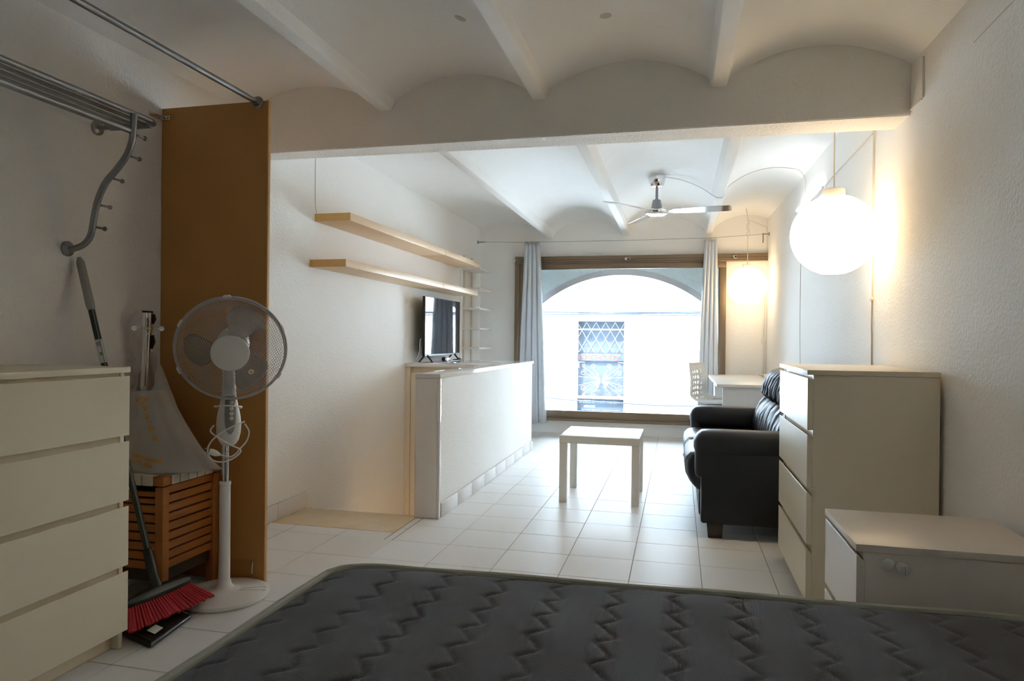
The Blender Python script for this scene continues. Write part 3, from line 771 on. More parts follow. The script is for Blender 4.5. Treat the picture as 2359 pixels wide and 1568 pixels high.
MB().tube([(XL+.06, 8.03, 2.268), (-1.7, 7.985, 2.247), (-.6, 7.985, 2.243), (.35, 7.985, 2.25), (.90, 8.03, 2.285)], .0022, 6).build('wire', M['steel'], cw)
b = MB(); b.lathe([(.022, 0), (.022, .006), (.008, .010), (.006, .09), (.003, .11)], (XL+.0005, 8.03, 2.268), (1, 0, 0), 16); b.build('wall_anchor', M['steel'], cw)
b = MB(); b.lathe([(.022, 0), (.022, .006), (.007, .010), (.006, .075)], (xr(8.03)-.0005, 8.03, 2.285), (-1, 0, 0), 16)
b.tube([(.886, 8.03, 2.295), (.886, 8.03, 2.19)], .006, 8); b.build('wall_anchor', M['steel'], cw)

# ------------------------------------------------------------------ wooden shelves
def plank(label, y0, y1, z0, z1, endmat=True):
    t = thing('floating_shelf', label, 'shelf', (-2.24, (y0+y1)/2, z0), 'birch shelves on the left wall')
    box('board', M['birch'], t, XL+.0005, -2.108, y0+.0012, y1, z0, z1, .0012)
    if endmat: box('end_cap', M['birchend'], t, XL+.0005, -2.1085, y0, y0+.001, z0+.0006, z1-.0006, 0)
plank('upper birch shelf on the left wall, long near section', 4.19, 6.108, 1.879, 1.931)
plank('upper birch shelf on the left wall, short far section', 6.114, 7.235, 1.879, 1.931, False)
plank('lower birch shelf on the left wall, long near section', 4.137, 6.055, 1.570, 1.620)
plank('lower birch shelf on the left wall, short far section above the television', 6.061, 7.18, 1.570, 1.620, False)

# white rail shelving
rs = thing('rail_shelving', 'narrow white wall shelving on two slotted rails beyond the television', 'shelving', (-2.26, 7.65, .9))
for y in (7.49, 7.79):
    r_ = box('rail', M['cream'], rs, XL+.0005, XL+.016, y-.028, y+.028, .55, 2.045, .002)
    box('slot_groove', M['gplast'], r_, XL+.0161, XL+.0168, y-.030, y-.026, .56, 2.04, 0)
for z in (1.885, 1.665, 1.442, 1.220, 1.000):
    box('shelf', M['furnw'], rs, XL+.017, -2.146, 7.395, 7.893, z-.009, z+.009, .002)

# ------------------------------------------------------------------ television
tv = thing('television', 'black flat television standing on the white counter', 'television', (-2.23, 6.45, .886))
box('casing', M['blk'], tv, -2.262, -2.238, 5.935, 6.965, .944, 1.492, .003)
box('rear_housing', M['blk'], tv, -2.305, -2.263, 6.05, 6.85, .96, 1.25, .012)
box('screen', M['screen'], tv, -2.2378, -2.236, 5.942, 6.958, .962, 1.486, 0)
box('lower_bezel', M['gplast'], tv, -2.2378, -2.2355, 5.942, 6.958, .946, .956, 0)
for y in (6.01, 6.80):
    b = MB()
    for s in (-1, 1):
        d = .058 if s > 0 else .062
        b.prism([(-2.25+s*.0, .955), (-2.25+s*.018, .955), (-2.25+s*(d+.012), .888), (-2.25+s*d, .887)][::s], y-.011+.03*0, y+.011, 'Y')
    b.build('foot', M['blk'], tv, bevel=.001)
# cables and adaptor beside the television
t = thing('power_adaptor', 'white plug adaptor with black plugs and cable on the counter below the screen', 'adaptor', (-2.17, 6.42, .886))
box('body', M['wplast'], t, -2.215, -2.155, 6.32, 6.42, .887, .925, .005)
MB().lathe([(.019, 0), (.022, .010), (.020, .035), (.008, .045)], (-2.175, 6.315, .910), (0, -1, 0), 16).build('plug', M['blk'], t)
P = bez([(-2.165, 6.34, .905), (-2.14, 6.45, .892), (-2.12, 6.60, .892), (-2.15, 6.72, .90), (-2.12, 6.60, .905), (-2.17, 6.55, .895), (-2.13, 6.70, .893), (-2.18, 6.76, .91)], 8)
MB().tube(P, .0055, 8).build('cable', M['blk'], t)
P = bez([(-2.27, 5.955, 1.10), (-2.275, 5.93, 1.10), (-2.28, 5.925, 1.05), (-2.285, 5.94, 1.0), (-2.30, 5.92, .93), (-2.33, 5.90, .889)], 8)
tag(MB().tube(P, .004, 8).build('aerial_cable', M['wirew'], None), 'thin white cable hanging down behind the near edge of the television', 'cable')

# ------------------------------------------------------------------ ceiling fan
FX, FY = -.196, 6.10
cf = thing('ceiling_fan', 'chrome three-blade ceiling fan on a short downrod', 'ceiling fan', (FX, FY, 2.51))
zc = vault_z(FX, False)
MB().lathe([(.012, 2.425), (.045, 2.43), (.060, 2.445), (.073, 2.49), (.075, zc+.004)], (FX, FY, 0), (0,0,1), 32).build('canopy', M['chrome'], cf)
MB().lathe([(.012, 2.31), (.012, 2.43)], (FX, FY, 0), (0,0,1), 16).build('downrod', M['steel'], cf)
MB().lathe([(.052, 2.232), (.046, 2.25), (.035, 2.312), (.030, 2.318), (.012, 2.318)], (FX, FY, 0), (0,0,1), 28).build('motor_cover', M['steel'], cf)
MB().lathe([(.02, 2.183), (.075, 2.186), (.096, 2.196), (.103, 2.212), (.103, 2.222), (.090, 2.232), (.040, 2.238)], (FX, FY, 0), (0,0,1), 36).build('motor_housing', M['chrome'], cf)
MB().lathe([(.001, 2.176), (.05, 2.178), (.070, 2.183), (.072, 2.187)], (FX, FY, 0), (0,0,1), 32).build('bottom_cap', M['gloss'], cf)
for k, a in enumerate((112.8, 232.8, 352.8)):
    a = math.radians(a); d = Vector((math.cos(a), math.sin(a), 0)); n_ = Vector((-d.y, d.x, 0)); c0 = Vector((FX, FY, 2.216+.006*(k == 1)))
    rings = []
    for r_, wd in ((.085, .018), (.12, .022), (.15, .045), (.30, .055), (.50, .060), (.60, .060), (.615, .052)):
        tw = -.20; droop = .02*(r_ > .1)
        rings.append([c0+d*r_+n_*wd*s+Vector((0, 0, wd*s*tw+t_)) for s, t_ in ((-1, -.0025), (1, -.0025), (1, .0025), (-1, .0025))])
    MB().rings(rings).build('blade', M['chrome'], cf, bevel=.001, seg=1)
# ceiling wires
def wirething(name, label, pts, r=.0032, m=None, n=6):
    return tag(MB().tube(bez(pts, n), r, 6).build(name, m or M['wire'], None), label, 'wire')
yw = 6.08
P = [(FX+.07, FY, zc-.01), (-.02, yw, 2.485), (.10, yw, 2.44), (.20, yw, 2.385), (.29, yw-.01, 2.318)]
P += [(.35, yw-.02, 2.318)]
P += [(x, yw-.03-.2*(x-.35), vault_z(x, False)-.004) for x in [.38+.06*i for i in range(10)]]
P += [(xr(5.9)-.006, 5.92, 2.40), (xr(5.95)-.005, 5.95, 2.25)]
wirething('ceiling_wire', 'thin wire from the ceiling fan over the rib and vault to the right wall', P, .003, n=4)

# ------------------------------------------------------------------ globe pendants
def globe(label, x, y, z, r, ztop, loops=False):
    t = thing('globe_pendant', label, 'pendant lamp', (x, y, z), 'opal globe pendant lamps')
    prof = []
    for i in range(33):
        a = -PI/2+PI*i/32; rr, zz = r*math.cos(a), r*.98*math.sin(a)
        if zz < -.94*r: continue
        if zz > .93*r: continue
        prof.append((rr, zz))
    prof = [(prof[0][0]*.93, prof[0][1]-.002)]+prof
    MB().lathe(prof, (x, y, z), (0,0,1), 48).build('globe_shade', M['globe'], t, ang=80)
    MB().lathe([(.052, r*.925), (.052, r+.022), (.048, r+.026), (.006, r+.028)], (x, y, z), (0,0,1), 28).build('collar', M['wplast'], t)
    if not loops: P = [(x, y, z+r+.02), (x, y, ztop)]
    else: P = bez([(x, y, z+r+.02), (x, y, 2.20), (x-.012, y, 2.25), (x+.012, y, 2.30), (x-.012, y, 2.35), (x+.004, y, 2.38), (x-.02, y, ztop)], 6)
    MB().tube(P, .0036, 8).build('cord', M['wire'], t)
    if loops: MB().tube(bez([(x+.003, y+.004, 2.22), (x+.02, y, 2.27), (x-.014, y, 2.31), (x+.014, y, 2.36), (x-.004, y, 2.40)], 6), .003, 6).build('cord_loop', M['wire'], t)
    return t
globe('large glowing opal globe hanging just past the beam near the tall chest', .760, 3.815, 1.657, .207, vault_z(.76, False)+.003)
g2 = globe('glowing opal globe lamp hanging in the far corner over the desk', .704, 7.78, 1.700, .205, vault_z(.684, False)+.002, True)
wirething('pendant_wire', 'thin cream wire from the far pendant down the wall corner to the window rail', [(.700, 7.80, 2.41), (.80, 7.95, 2.40), (.90, 8.10, 2.385), (.938, 8.155, 2.38), (.940, 8.162, 2.34), (.942, 8.162, 2.10)], .003)

# LED tube and wiring on the right wall
t = thing('led_batten', 'slim white lit tube lamp fixed along the right wall', 'lamp', (.97, 5.65, 2.19))
box('housing', M['wplast'], t, xr(5.7)-.004, xr(5.7)-.022, 5.20, 6.15, 2.178, 2.198, .003)
MB().tube([(xr(5.7)-.032, 5.21, 2.196), (xr(5.7)-.032, 6.14, 2.196)], .013, 12).build('lit_tube', M['tube'], t)
wirething('wall_conduit', 'cream cable rising diagonal-free along the right wall from the tube lamp to the beam', [(xr(5.2)-.006, 5.19, 2.19), (xr(5)-.006, 5.05, 2.203), (xr(4.5)-.006, 4.5, 2.212), (xr(4.05)-.006, 4.03, 2.22)], .004)
bpy.data.objects['wall_conduit']['label'] = 'cream cable along the right wall from the tube lamp towards the beam'
t = thing('cable_trunking', 'vertical cream trunking down the right wall behind the glowing globe', 'trunking', (.99, 4.0, 1.6))
box('trunking_strip', M['wire'], t, xr(4)-.0005, xr(4)-.009, 3.998, 4.012, 1.34, 2.42, .001)
MB().tube(bez([(xr(4)-.005, 4.0, 1.345), (xr(4)-.006, 4.003, 1.2), (xr(4)-.005, 3.998, 1.05), (xr(4)-.006, 4.0, .3)], 5), .0038, 8).build('cable', M['wiregrey'], t)
MB().lathe([(.012, 0), (.012, .012), (.006, .016)], (xr(4)-.0005, 4.0, 1.34), (-1, 0, 0), 14).build('clip', M['wire'], t)
wirething('drop_wire', 'hairline wire running down the right wall behind the globe towards the chest', [(xr(6)-.004, 5.95, 2.25), (xr(6.1)-.004, 6.05, 1.9), (xr(6.1)-.004, 6.11, 1.637), (xr(6.1)-.004, 6.10, 1.2), (xr(6.1)-.004, 6.07, .85)], .002, M['wiregrey'])
t = thing('beam_trunking', 'short white trunking elbow on the right wall beside the beam end', 'trunking', (1.0, 3.3, 2.2))
box('vertical_strip', M['wirew'], t, xr(3.3)-.0005, xr(3.3)-.008, 3.272, 3.285, 2.155, 2.33, .001)
box('horizontal_strip', M['wirew'], t, xr(3.3)-.001, xr(3.3)-.008, 3.286, 3.438, 2.150, 2.160, .001)
wirething('wall_wire', 'fine wire pinned high on the right wall at the top right corner of the view', [(xr(2)-.004, 2.0, 2.19), (xr(2.5)-.004, 2.5, 2.185), (xr(2.7)-.004, 2.77, 2.177)], .0022, M['wire'])
t = thing('corner_conduits', 'white conduits and socket box in the far right corner beside the window', 'conduit', (.93, 8.15, 1.2))
for x, z0, z1 in ((.943, .75, 1.65), (.915, .75, 1.30), (.918, 1.30, 1.62)): MB().tube([(x, 8.160, z0), (x, 8.160, z1)], .006, 8).build('conduit', M['wirew'], t)
box('socket_box', M['wplast'], t, .895, .925, 8.150, 8.169, 1.08, 1.15, .003)
wirething('shelf_wire', 'thin grey wire dropping down the left wall to the upper birch shelf', [(XL+.004, 4.19, 2.33), (XL+.004, 4.188, 2.2), (XL+.004, 4.19, 2.0), (XL+.006, 4.205, 1.937)], .0016, M['wiregrey'])
wirething('corner_wire', 'thin wire down the left wall beside the slotted white rails', [(XL+.004, 7.36, 1.87), (XL+.004, 7.36, 1.4), (XL+.004, 7.36, .90)], .002, M['wiregrey'])

# ------------------------------------------------------------------ pedestal fan
FB = Vector((-1.873, 2.593, 0)); e1 = Vector((.813, .582, 0)); ef = Vector((.582, -.813, 0)); ez = Vector((0,0,1))
pf = thing('pedestal_fan', 'white pedestal fan with round wire cage in front of the brown board', 'fan', FB)
MB().lathe([(.180, .002), (.186, .010), (.184, .020), (.15, .028), (.07, .036), (.045, .042), (.038, .046), (.030, .055), (.026, .075)], FB, (0,0,1), 56).build('base', M['wplast'], pf)
bo = [o for o in pf.children if o.name.startswith('base')][0]
for a0 in (.1, .32, 3.0, 3.2):
    P = [FB+Vector((math.cos(a0+.25*math.sin(t*1.4))*(.07+.1*t), math.sin(a0+.25*math.sin(t*1.4))*(.07+.1*t), .0365-.011*t)) for t in [i/8 for i in range(9)]]
    MB().tube(P, .0018, 6).build('ridge', M['wplast'], bo)
MB().lathe([(.0235, .07), (.0225, .40), (.022, .478), (.024, .480), (.024, .492), (.016, .494)], FB, (0,0,1), 28).build('outer_pole', M['wplast'], pf)
MB().lathe([(.0145, .49), (.0145, .67)], FB, (0,0,1), 20).build('inner_pole', M['chrome'], pf)
HB = FB+ef*.012+e1*.012
ctl = MB(); rings = []
for z, hw_, hd in ((.645, .012, .012), (.652, .028, .024), (.67, .040, .034), (.70, .048, .038), (.735, .050, .040), (.77, .047, .039), (.80, .041, .036), (.835, .034, .032), (.87, .029, .028), (.93, .026, .026), (.99, .028, .028)):
    rings.append([HB+e1*hw_*math.cos(2*PI*k/28)+ef*hd*math.sin(2*PI*k/28)+ez*z for k in range(28)])
ctl.rings(rings); co = ctl.build('control_housing', M['wplast'], pf, ang=60)
pn = MB(); rings = []; 
zsx = [(.700, .003, .006), (.712, .014, .006), (.74, .021, .004), (.78, .023, 0), (.82, .022, -.001), (.86, .019, -.001)]
def front(z, a):  # housing front surface
    tab = [(.645,.012,.012),(.652,.028,.024),(.67,.040,.034),(.70,.048,.038),(.735,.050,.040),(.77,.047,.039),(.80,.041,.036),(.835,.034,.032),(.87,.029,.028),(.93,.026,.026)]
    for p, q in zip(tab, tab[1:]):
        if p[0] <= z <= q[0]:
            t = (z-p[0])/(q[0]-p[0]); hw_ = p[1]+(q[1]-p[1])*t; hd = p[2]+(q[2]-p[2])*t
            c = max(-.95, min(.95, a/hw_)); return HB+e1*a+ef*(hd*math.sqrt(1-c*c)+.0018)+ez*z
    return HB
pr_ = [[front(z, .006+hw_*u) for u in (-1, -.6, -.2, .2, .6, 1)] for z, hw_, _ in zsx]
pn.rings(pr_, cap=False, closed=False); pp = pn.build('control_panel', M['gplast'], co)
md = pp.modifiers.new('thickness', 'SOLIDIFY'); md.thickness = .0015
for z in (.832, .806, .786, .766): MB().lathe([(.0085, 0), (.008, .008), (.005, .011)], front(z, .010), ef, 16).build('button', M['wplast'], co)
# head
hc = FB+e1*.020+ef*.118+ez*1.060
hd_ = (ef*math.cos(math.radians(13))-ez*math.sin(math.radians(13))-e1*.07).normalized()
hu = (e1-hd_*e1.dot(hd_)).normalized(); hv = hd_.cross(hu)
if hv.z < 0: hv = -hv
CR = .214
mh = MB(); mh.lathe([(.02, -.175), (.05, -.17), (.062, -.145), (.066, -.09), (.060, -.065), (.02, -.06)], hc, hd_, 32); mh.build('motor_housing', M['wplast'], pf, ang=50)
nk = MB(); nk.tube([HB+ez*.96, HB+ez*1.02-ef*.005, hc-hd_*.12], [.026, .026, .03], 14); nk.build('neck', M['wplast'], pf)
def dome(r, depth): 
    t = r/CR; return depth*math.sqrt(max(0, 1-t**2.6))+.0
def Hp(a, b, c): return hc+hu*a+hv*b+hd_*c
def mesh_dome(depth, sgn, name, r0):
    b = MB(); pw, ph = .0104, .0075; wr_ = .00068
    def edge(p, q):
        rp, rq = math.hypot(*p), math.hypot(*q)
        if max(rp, rq) > CR-.006 or min(rp, rq) < r0: return
        A = Hp(p[0], p[1], sgn*dome(rp, depth)); B = Hp(q[0], q[1], sgn*dome(rq, depth))
        d = (B-A).normalized(); u = d.cross(hd_).normalized()*wr_; v = d.cross(u).normalized()*wr_
        b.add([A-u, A+u*.5+v*.87, A+u*.5-v*.87, B-u, B+u*.5+v*.87, B+u*.5-v*.87], [(0,1,4,3), (1,2,5,4), (2,0,3,5)])
    n_ = int(CR/ph)+2; m_ = int(CR/pw)+2
    ca, sa = math.cos(-.16), math.sin(-.16)
    def rot(x, y): return (x*ca-y*sa, x*sa+y*ca)
    for j in range(-n_, n_+1):
        for i in range(-m_, m_+1):
            x = (i+.5*(j % 2))*pw; y = j*ph
            # hexagonal strand: short vertical link plus two slanting wires
            a = rot(x, y); c = rot(x, y+ph*.30)
            edge(a, c); edge(c, rot(x+pw*.5, y+ph)); edge(c, rot(x-pw*.5, y+ph))
    o = b.build(name, M['fanmesh'], pf, smooth=False); o['kind'] = 'stuff'; return o
M['fanmesh'] = mat('cage_wire', (.50,.49,.48), .4, .2)
mesh_dome(.075, 1, 'front_grille', .066)
mesh_dome(.062, -1, 'rear_grille', .05)
rm = MB(); rm.tube([Hp(CR*math.cos(2*PI*k/72), CR*math.sin(2*PI*k/72), 0) for k in range(72)], .0058, 10, loop=True)
rm.tube([Hp((CR-.006)*math.cos(2*PI*k/72), (CR-.006)*math.sin(2*PI*k/72), .012) for k in range(72)], .0030, 8, loop=True)
rm.build('cage_rim', M['fanrim'] if 'fanrim' in M else M['fanmesh'], pf)
for a in (95, 152, 205, 330, 25):
    a = math.radians(a); d = hu*math.cos(a)+hv*math.sin(a); tt = -hu*math.sin(a)+hv*math.cos(a)
    MB().rings([[hc+d*r_+tt*w_*s+hd_*q for s, q in ((-1, -.011), (1, -.011), (1, .013), (-1, .013))] for r_, w_ in ((CR, .018), (CR+.009, .012))]).build('rim_clip', M['wplast'], pf, bevel=.001)
MB().lathe([(.074, .070), (.073, .078), (.065, .083), (.001, .086)], hc, hd_, 40).build('centre_disc', M['wplast'], pf)
MB().lathe([(.030, -.05), (.036, -.045), (.036, .012), (.028, .024), (.001, .028)], hc, hd_, 28).build('blade_hub', M['wplast'], pf)
for k in range(3):
    b = MB(); rings = []; a0 = math.radians(80-120*k)
    for r_, lo, hi in ((.034, -.5, .5), (.06, -.40, .62), (.09, -.36, .70), (.12, -.34, .74), (.15, -.28, .76), (.170, -.14, .70), (.182, .10, .55)):
        ring = []
        for i in range(13):
            t = i/12; a = a0-(lo+(hi-lo)*t); ring.append(Hp(r_*math.cos(a), r_*math.sin(a), -.022+.052*(t-.5)*(.5+r_/.3)))
        rings.append(ring)
    b.rings(rings, cap=False, closed=False); o = b.build('blade', M['blade'], pf, ang=180)
    md = o.modifiers.new('thickness', 'SOLIDIFY'); md.thickness = .002
st = MB().lathe([(.011, 0), (.011, .001)], Hp(.080, -.077, .0715), (hd_+hu*.25-hv*.25).normalized(), 20).build('sticker', M['wplast'], pf)
MB().lathe([(.006, .0011), (.006, .0014)], Hp(.080, -.077, .0715), (hd_+hu*.25-hv*.25).normalized(), 12).build('print', M['orange'], st)
# wound power cord
def F3(a, f, z): return FB+e1*a+ef*f+ez*z
P = bez([F3(-.036, .05, .818), F3(-.01, .062, .822), F3(.036, .058, .818), F3(.062, .03, .812), F3(.05, -.03, .80), F3(-.02, -.04, .81), F3(-.045, .01, .815), F3(-.036, .05, .816)], 8)
MB().tube(P, .0033, 8).build('power_cord', M['wplast'], pf)
P = bez([F3(.075, .055, .752), F3(.02, .068, .73), F3(-.03, .065, .70), F3(-.06, .05, .665), F3(-.068, .05, .63), F3(-.05, .05, .595), F3(-.01, .05, .585), F3(.035, .05, .60), F3(.06, .05, .63), F3(.02, .055, .655), F3(-.03, .062, .69), F3(-.058, .05, .715), F3(-.045, .05, .74)], 8)
MB().tube(P, .0033, 8).build('power_cord', M['wplast'], pf)
P = bez([F3(.075, .04, .74), F3(.092, .04, .705), F3(.082, .04, .665), F3(.055, .05, .635), F3(.045, .05, .62), F3(.02, .05, .605), F3(-.02, .05, .615), F3(-.035, .05, .622)], 8)
MB().tube(P, .0033, 8).build('power_cord', M['wplast'], pf)
pl = MB(); pl.tube([F3(-.02, .05, .615), F3(-.035, .05, .621), F3(-.05, .05, .628), F3(-.062, .05, .632)], [.005, .012, .014, .012], 10); po_ = pl.build('plug', M['wplast'], pf)
for dz in (-.007, .008): MB().tube([F3(-.062, .05, .632+dz), F3(-.080, .05, .638+dz)], .0022, 6).build('pin', M['nickel'], po_)

# ------------------------------------------------------------------ hamper / stool
hm = thing('storage_stool', 'slatted teak storage stool with woven white webbing seat', 'stool', (-2.19, 2.59, 0))
hx0, hx1, hy0, hy1 = -2.345, -2.030, 2.412, 2.765
for x in (hx0, hx1-.038):
    for y in (hy0, hy1-.038): box('post', M['teak'], hm, x, x+.038, y, y+.038, .001, .492, .003)
zs_ = [.461-.0385*k for k in range(9)]
for k, z in enumerate(zs_):
    h_ = .031 if k else .030
    box('slat', M['teak'], hm, hx1-.020, hx1-.006, hy0+.039, hy1-.039, z, z+h_, .002)
    box('slat', M['teak'], hm, hx0+.039, hx1-.039, hy0+.006, hy0+.018, z-(.0 if k else .02), z+h_-(.0 if k else .02), .002)
    box('slat', M['teak'], hm, hx0+.039, hx1-.039, hy1-.018, hy1-.006, z, z+h_, .002)
box('inner_liner', M['dkwood'], hm, hx0+.02, hx1-.021, hy0+.019, hy1-.019, .10, .44, 0)
# seat frame and webbing
for x in (hx0-.001, hx1-.044):
    for y in (hy0-.001, hy1-.044): box('corner_block', M['teak'], hm, x, x+.045, y, y+.045, .497, .534, .003)
box('seat_rail', M['teak'], hm, hx1-.042, hx1-.002, hy0+.045, hy1-.045, .499, .530, .002)
box('seat_rail', M['teak'], hm, hx0+.002, hx0+.042, hy0+.045, hy1-.045, .499, .530, .002)
box('seat_rail', M['teak'], hm, hx0+.045, hx1-.045, hy0+.002, hy0+.042, .499, .530, .002)
box('seat_rail', M['teak'], hm, hx0+.045, hx1-.045, hy1-.042, hy1-.002, .499, .530, .002)
ny_ = 5; sw_ = (hy1-hy0-.09)/ny_
for k in range(ny_):
    y = hy0+.046+k*sw_; b = MB(); b.box(hx0-.002, hx1+.002, y+.002, y+sw_-.003, .5315, .536); b.box(hx1-.001, hx1+.003, y+.002, y+sw_-.003, .497, .536)
    b.build('webbing_strap', M['web'], hm, bevel=.001)
nx_ = 4; sw_ = (hx1-hx0-.09)/nx_
for k in range(nx_):
    x = hx0+.046+k*sw_; b = MB(); b.box(x+.002, x+sw_-.003, hy0-.002, hy1+.002, .5345, .539); b.box(x+.002, x+sw_-.003, hy0-.004, hy0, .497, .539)
    b.build('webbing_strap', M['web'], hm, bevel=.001)

# vacuum tube clipped to the board corner, standing in a plastic bag
vt = thing('vacuum_tube', 'chrome telescopic vacuum cleaner tube standing in the plastic bag', 'vacuum tube', (-2.27, 2.6, .56))
A0, B0 = Vector((-2.275, 2.60, 1.217)), Vector((-2.305, 2.605, .60)); ax = (B0-A0).normalized()
MB().lathe([(.0215, 0), (.0215, .095), (.019, .10)], A0, ax, 24).build('upper_tube', M['chrome'], vt)
MB().lathe([(.019, .095), (.0185, .12), (.0175, .62)], A0, ax, 24).build('lower_tube', M['chrome'], vt)
MB().lathe([(.0225, -.002), (.0225, .006)], A0, ax, 24).build('collar', M['blk'], vt)
for s0, s1 in ((.012, .055), (.105, .165)):
    b = MB(); c_ = A0+ax*s0+e1*.022; d_ = A0+ax*s1+e1*.021; b.tube([c_, c_.lerp(d_, .5)+e1*.004, d_], [.008, .011, .006], 10); b.build('latch', M['blk'], vt)
b = MB(); cp_ = A0+ax*.075; b.tube([cp_-e1*.052-ef*.0, cp_+e1*.066], .004, 8)
b.lathe([(.0225, 0), (.0245, .002), (.0245, .010), (.0225, .012)], cp_-ax*.006, ax, 20)
b.lathe([(.011, -.003), (.011, .003)], cp_+e1*.058, ef, 16); b.lathe([(.011, -.003), (.011, .003)], cp_-e1*.050, ef, 16); b.build('spring_clip', M['nickel'], vt)

bg_ = thing('plastic_bag', 'translucent white plastic bag with orange print slumped on the webbing seat', 'bag', (-2.20, 2.58, .54))
def bagS(a, t):   # a angle, t 0 bottom..1 top
    z = .542+(.985-.542)*t
    cx = -2.180-.095*t**.8; cyy = 2.578+.02*t
    hx = .150*(1-t)**.95+.042+.02*math.exp(-t*9); hy = .110*(1-t)**.8+.036
    ca, sa = math.cos(a), math.sin(a)
    fold = 1+.045*math.sin(a*5+t*4)*(1-.3*t)+.03*math.sin(a*9-t*7)+.02*math.sin(a*14+3*t)
    # slouch to the right at the foot
    rx = hx*(1+.28*(ca > 0)*ca*(1-t)**3)
    x = cx+rx*ca*fold; y = cyy+hy*sa*fold
    if t > .75: z += (t-.75)/.25*(.05*sa-.01-.03*(1-abs(sa)))*1.3*(1 if sa > 0 else 1.7)
    x = max(x, XL+.006)
    return Vector((x, min(y, 2.768), z))
NA_, NT = 96, 44
b = MB(); b.rings([[bagS(2*PI*i/NA_, j/NT) for i in range(NA_)] for j in range(NT+1)], cap=False)
b.add([bagS(2*PI*i/NA_, 0)+Vector((0,0,0)) for i in range(NA_)], [tuple(range(NA_))])
bo_ = b.build('bag_body', M['bag'], bg_, ang=180)
def bagtext(body, size, a0, t0, rot, offs=0.0, **k):
    cr_, sr_ = math.cos(rot), math.sin(rot)
    def fn(v):
        u = v.x*cr_-v.y*sr_; q = v.x*sr_+v.y*cr_
        a = a0+u/.12; t = t0+q/.45
        p = bagS(a, t); n_ = Vector((math.cos(a), math.sin(a), 0)); return p+n_*.003
    return text_on('print', M['orange'], bg_, body, size, fn, **k)
bagtext('de re l de re', .030, -1.28, .62, -1.38, offset=.0006)
bagtext('x7', .05, -1.55, .66, -.5, offset=.001)
bagtext('di customi', .026, -1.88, .16, -.28, offset=.0008)
bagtext("dha'l de", .024, -1.80, .09, -.22, offset=.0006)

# ------------------------------------------------------------------ broom and dustpan
br = thing('broom', 'broom with bright red bristles leaning on the left wall', 'broom', (-1.96, 2.33, .03))
Hb = Vector((-1.965, 2.305, .125)); Ht = Vector((-2.343, 2.300, 1.440)); hdx = (Ht-Hb)
def HP(t): return Hb+hdx*t
MB().tube([HP(.10), HP(.83)], .0125, 14).build('handle', M['handle'], br)
MB().tube([HP(.12)+ef*.0118+e1*.005, HP(.83)+ef*.0118+e1*.005], .0022, 6).build('handle_stripe', M['steel'], br)
MB().tube([HP(.825), HP(.84), HP(.97), HP(.985)], [.0135, .0165, .0155, .008], 14).build('grip', M['hgrip'], br)
# barcode label wrapped round the handle
lb = MB(); rings = []; dn = hdx.normalized(); uu = (ef-dn*ef.dot(dn)).normalized(); vv = dn.cross(uu)
for t in (.665, .735): rings.append([HP(t)+.0134*(uu*math.cos(a)+vv*math.sin(a)) for a in [(-1.2+2.4*k/10) for k in range(11)]])
lb.rings(rings, cap=False, closed=False); lo_ = lb.build('label', M['paper'], br)
for k in range(6):
    t0 = .727-.0022*k; rings = [[HP(t)+.0138*(uu*math.cos(a)+vv*math.sin(a)) for a in [(-.7+1.3*q/5) for q in range(6)]] for t in (t0, t0+.0011)]
    MB().rings(rings, cap=False, closed=False).build('barcode_bar', M['blk'], lo_)
rings = [[HP(t)+.0138*(uu*math.cos(a)+vv*math.sin(a)) for a in [(-.3+.6*q/5) for q in range(6)]] for t in (.687, .697)]
MB().rings(rings, cap=False, closed=False).build('green_print', M['green'], lo_)
MB().tube([HP(-.02), HP(.03), HP(.115), HP(.12)], [.030, .019, .0175, .013], 14).build('socket', M['dkgreen'], br)
E0, E1 = Vector((-1.983, 2.170, .107)), Vector((-1.930, 2.440, .118)); dE = (E1-E0).normalized(); nE = Vector((dE.y, -dE.x, 0)).normalized()
hb = MB(); rings = []
for i in range(13):
    t = i/12; p = E0.lerp(E1, t); wd = .026*(1-.35*(2*t-1)**4); zt = .018+.012*(1-(2*t-1)**2)
    rings.append([p+nE*wd+Vector((0,0,-.008)), p+nE*wd+Vector((0,0,.008)), p+nE*wd*.5+Vector((0,0,zt)), p-nE*wd*.5+Vector((0,0,zt)), p-nE*wd+Vector((0,0,.008)), p-nE*wd+Vector((0,0,-.008))])
hb.rings(rings); hb.build('brush_head', M['dkgreen'], br, bevel=.0015)
bs = MB()
for row in range(5):
    for i in range(26):
        t = (i+.5*(row % 2)+.3)/26.5; base = E0.lerp(E1, t)+nE*(-.020+.010*row)+Vector((0, 0, -.006))
        fl_ = (2*t-1)
        tip = base+dE*(fl_*.055)+nE*(.012+.016*(row-1))*1.3+Vector((0, 0, -(base.z-.047)+R_.uniform(0, .006)))
        if t > .72: tip.z += .004
        for q in range(3):
            off = Vector((R_.uniform(-.004, .004), R_.uniform(-.004, .004), 0))
            bs.tube([base+off*.3, base.lerp(tip, .6)+off*.8, tip+off*1.4], [.0032, .0044, .0058], 5)
bo2 = bs.build('bristles', M['red'], br); bo2['kind'] = 'stuff'
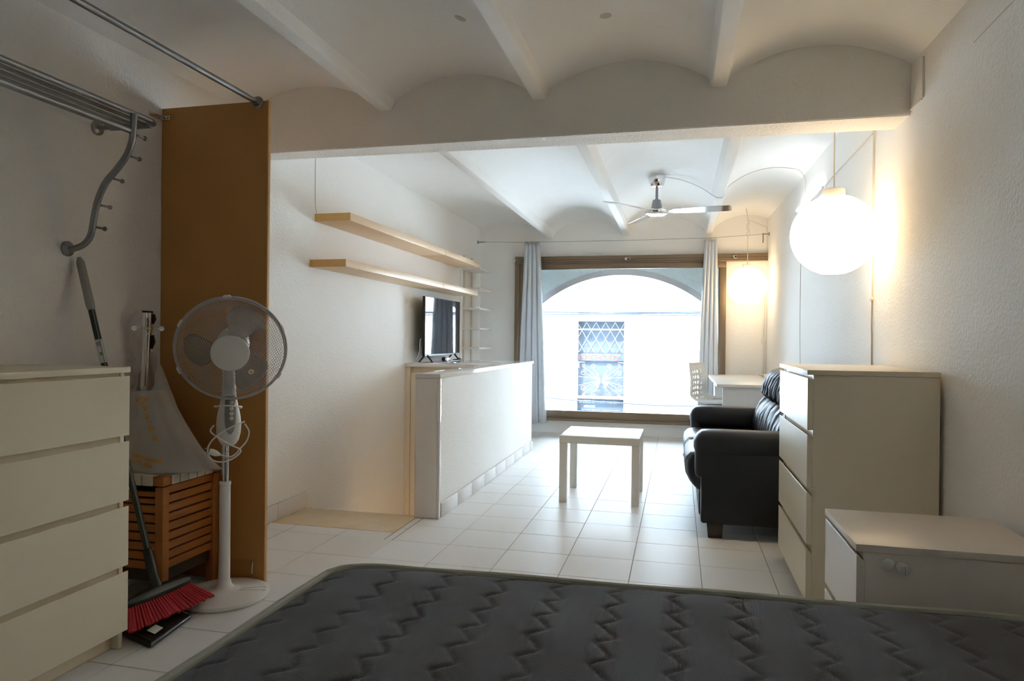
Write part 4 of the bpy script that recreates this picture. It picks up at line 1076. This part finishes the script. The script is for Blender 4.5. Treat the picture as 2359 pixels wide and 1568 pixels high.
# dustpan
dp = thing('dustpan', 'dark plastic dustpan lying on the tiles under the broom', 'dustpan', (-1.88, 2.24, 0))
Q = [Vector((-1.982, 2.150, .003)), Vector((-1.802, 2.088, .003)), Vector((-1.843, 2.352, .003)), Vector((-2.025, 2.40, .003))]
Tz = [.030, .010, .012, .045]
pb = MB(); pb.hexa([q for q in Q], [q+Vector((0,0,  .018 if i in (1,2) else .028)) for i, q in enumerate(Q)])
dpo = pb.build('pan', M['dkgreen'], dp, bevel=.008, seg=3)
def rail(a, b, h0, h1, th=.006):
    a, b = Vector(a), Vector(b); n_ = Vector((b.y-a.y, a.x-b.x, 0)).normalized()*th
    return MB().hexa([a, b, b+n_, a+n_], [a+Vector((0,0,h0)), b+Vector((0,0,h1)), b+n_+Vector((0,0,h1)), a+n_+Vector((0,0,h0))])
z_ = Vector((0, 0, .024))
rail(Q[0]+z_, Q[3]+z_, .018, .02, -.008).build('rear_wall', M['dkgreen'], dp, bevel=.002)
rail(Q[0]+z_, Q[1]+z_, .018, .004, -.006).build('side_wall', M['dkgreen'], dp, bevel=.002)
rail(Q[3]+z_, Q[2]+z_, .018, .004, .006).build('side_wall', M['dkgreen'], dp, bevel=.002)
sx_ = (Q[1]-Q[0]).normalized(); sy_ = (Q[3]-Q[0]).normalized(); c0 = Vector((-1.888, 2.165, .0290))
b = MB().hexa([c0, c0+sx_*.055, c0+sx_*.055+sy_*.055, c0+sy_*.055], [c0+Vector((0,0,.0012)), c0+sx_*.055+Vector((0,0,.0002)), c0+sx_*.055+sy_*.055+Vector((0,0,.0002)), c0+sy_*.055+Vector((0,0,.0012))])
lb_ = b.build('sticker', M['paper'], dp, smooth=False)
c1 = c0+Vector((0,0,.0016)); MB().hexa([c1, c1+sx_*.006, c1+sx_*.006+sy_*.055, c1+sy_*.055], [c1+Vector((0,0,.0004)), c1+sx_*.006+Vector((0,0,.0004)), c1+sx_*.006+sy_*.055+Vector((0,0,.0004)), c1+sy_*.055+Vector((0,0,.0004))]).build('green_stripe', M['green'], lb_, smooth=False)

# small smoke-stained ceiling dots are paint marks: a few patched holes
# lamp downstairs: lights the stairwell wall
ld = bpy.data.lights.new('stair_lamp', 'POINT'); ld.energy = STAIR_E; ld.color = (1, .80, .55); ld.shadow_soft_size = .12
lo2 = bpy.data.objects.new('stair_lamp', ld); C.objects.link(lo2); lo2.location = (-1.75, 4.75, -.75)
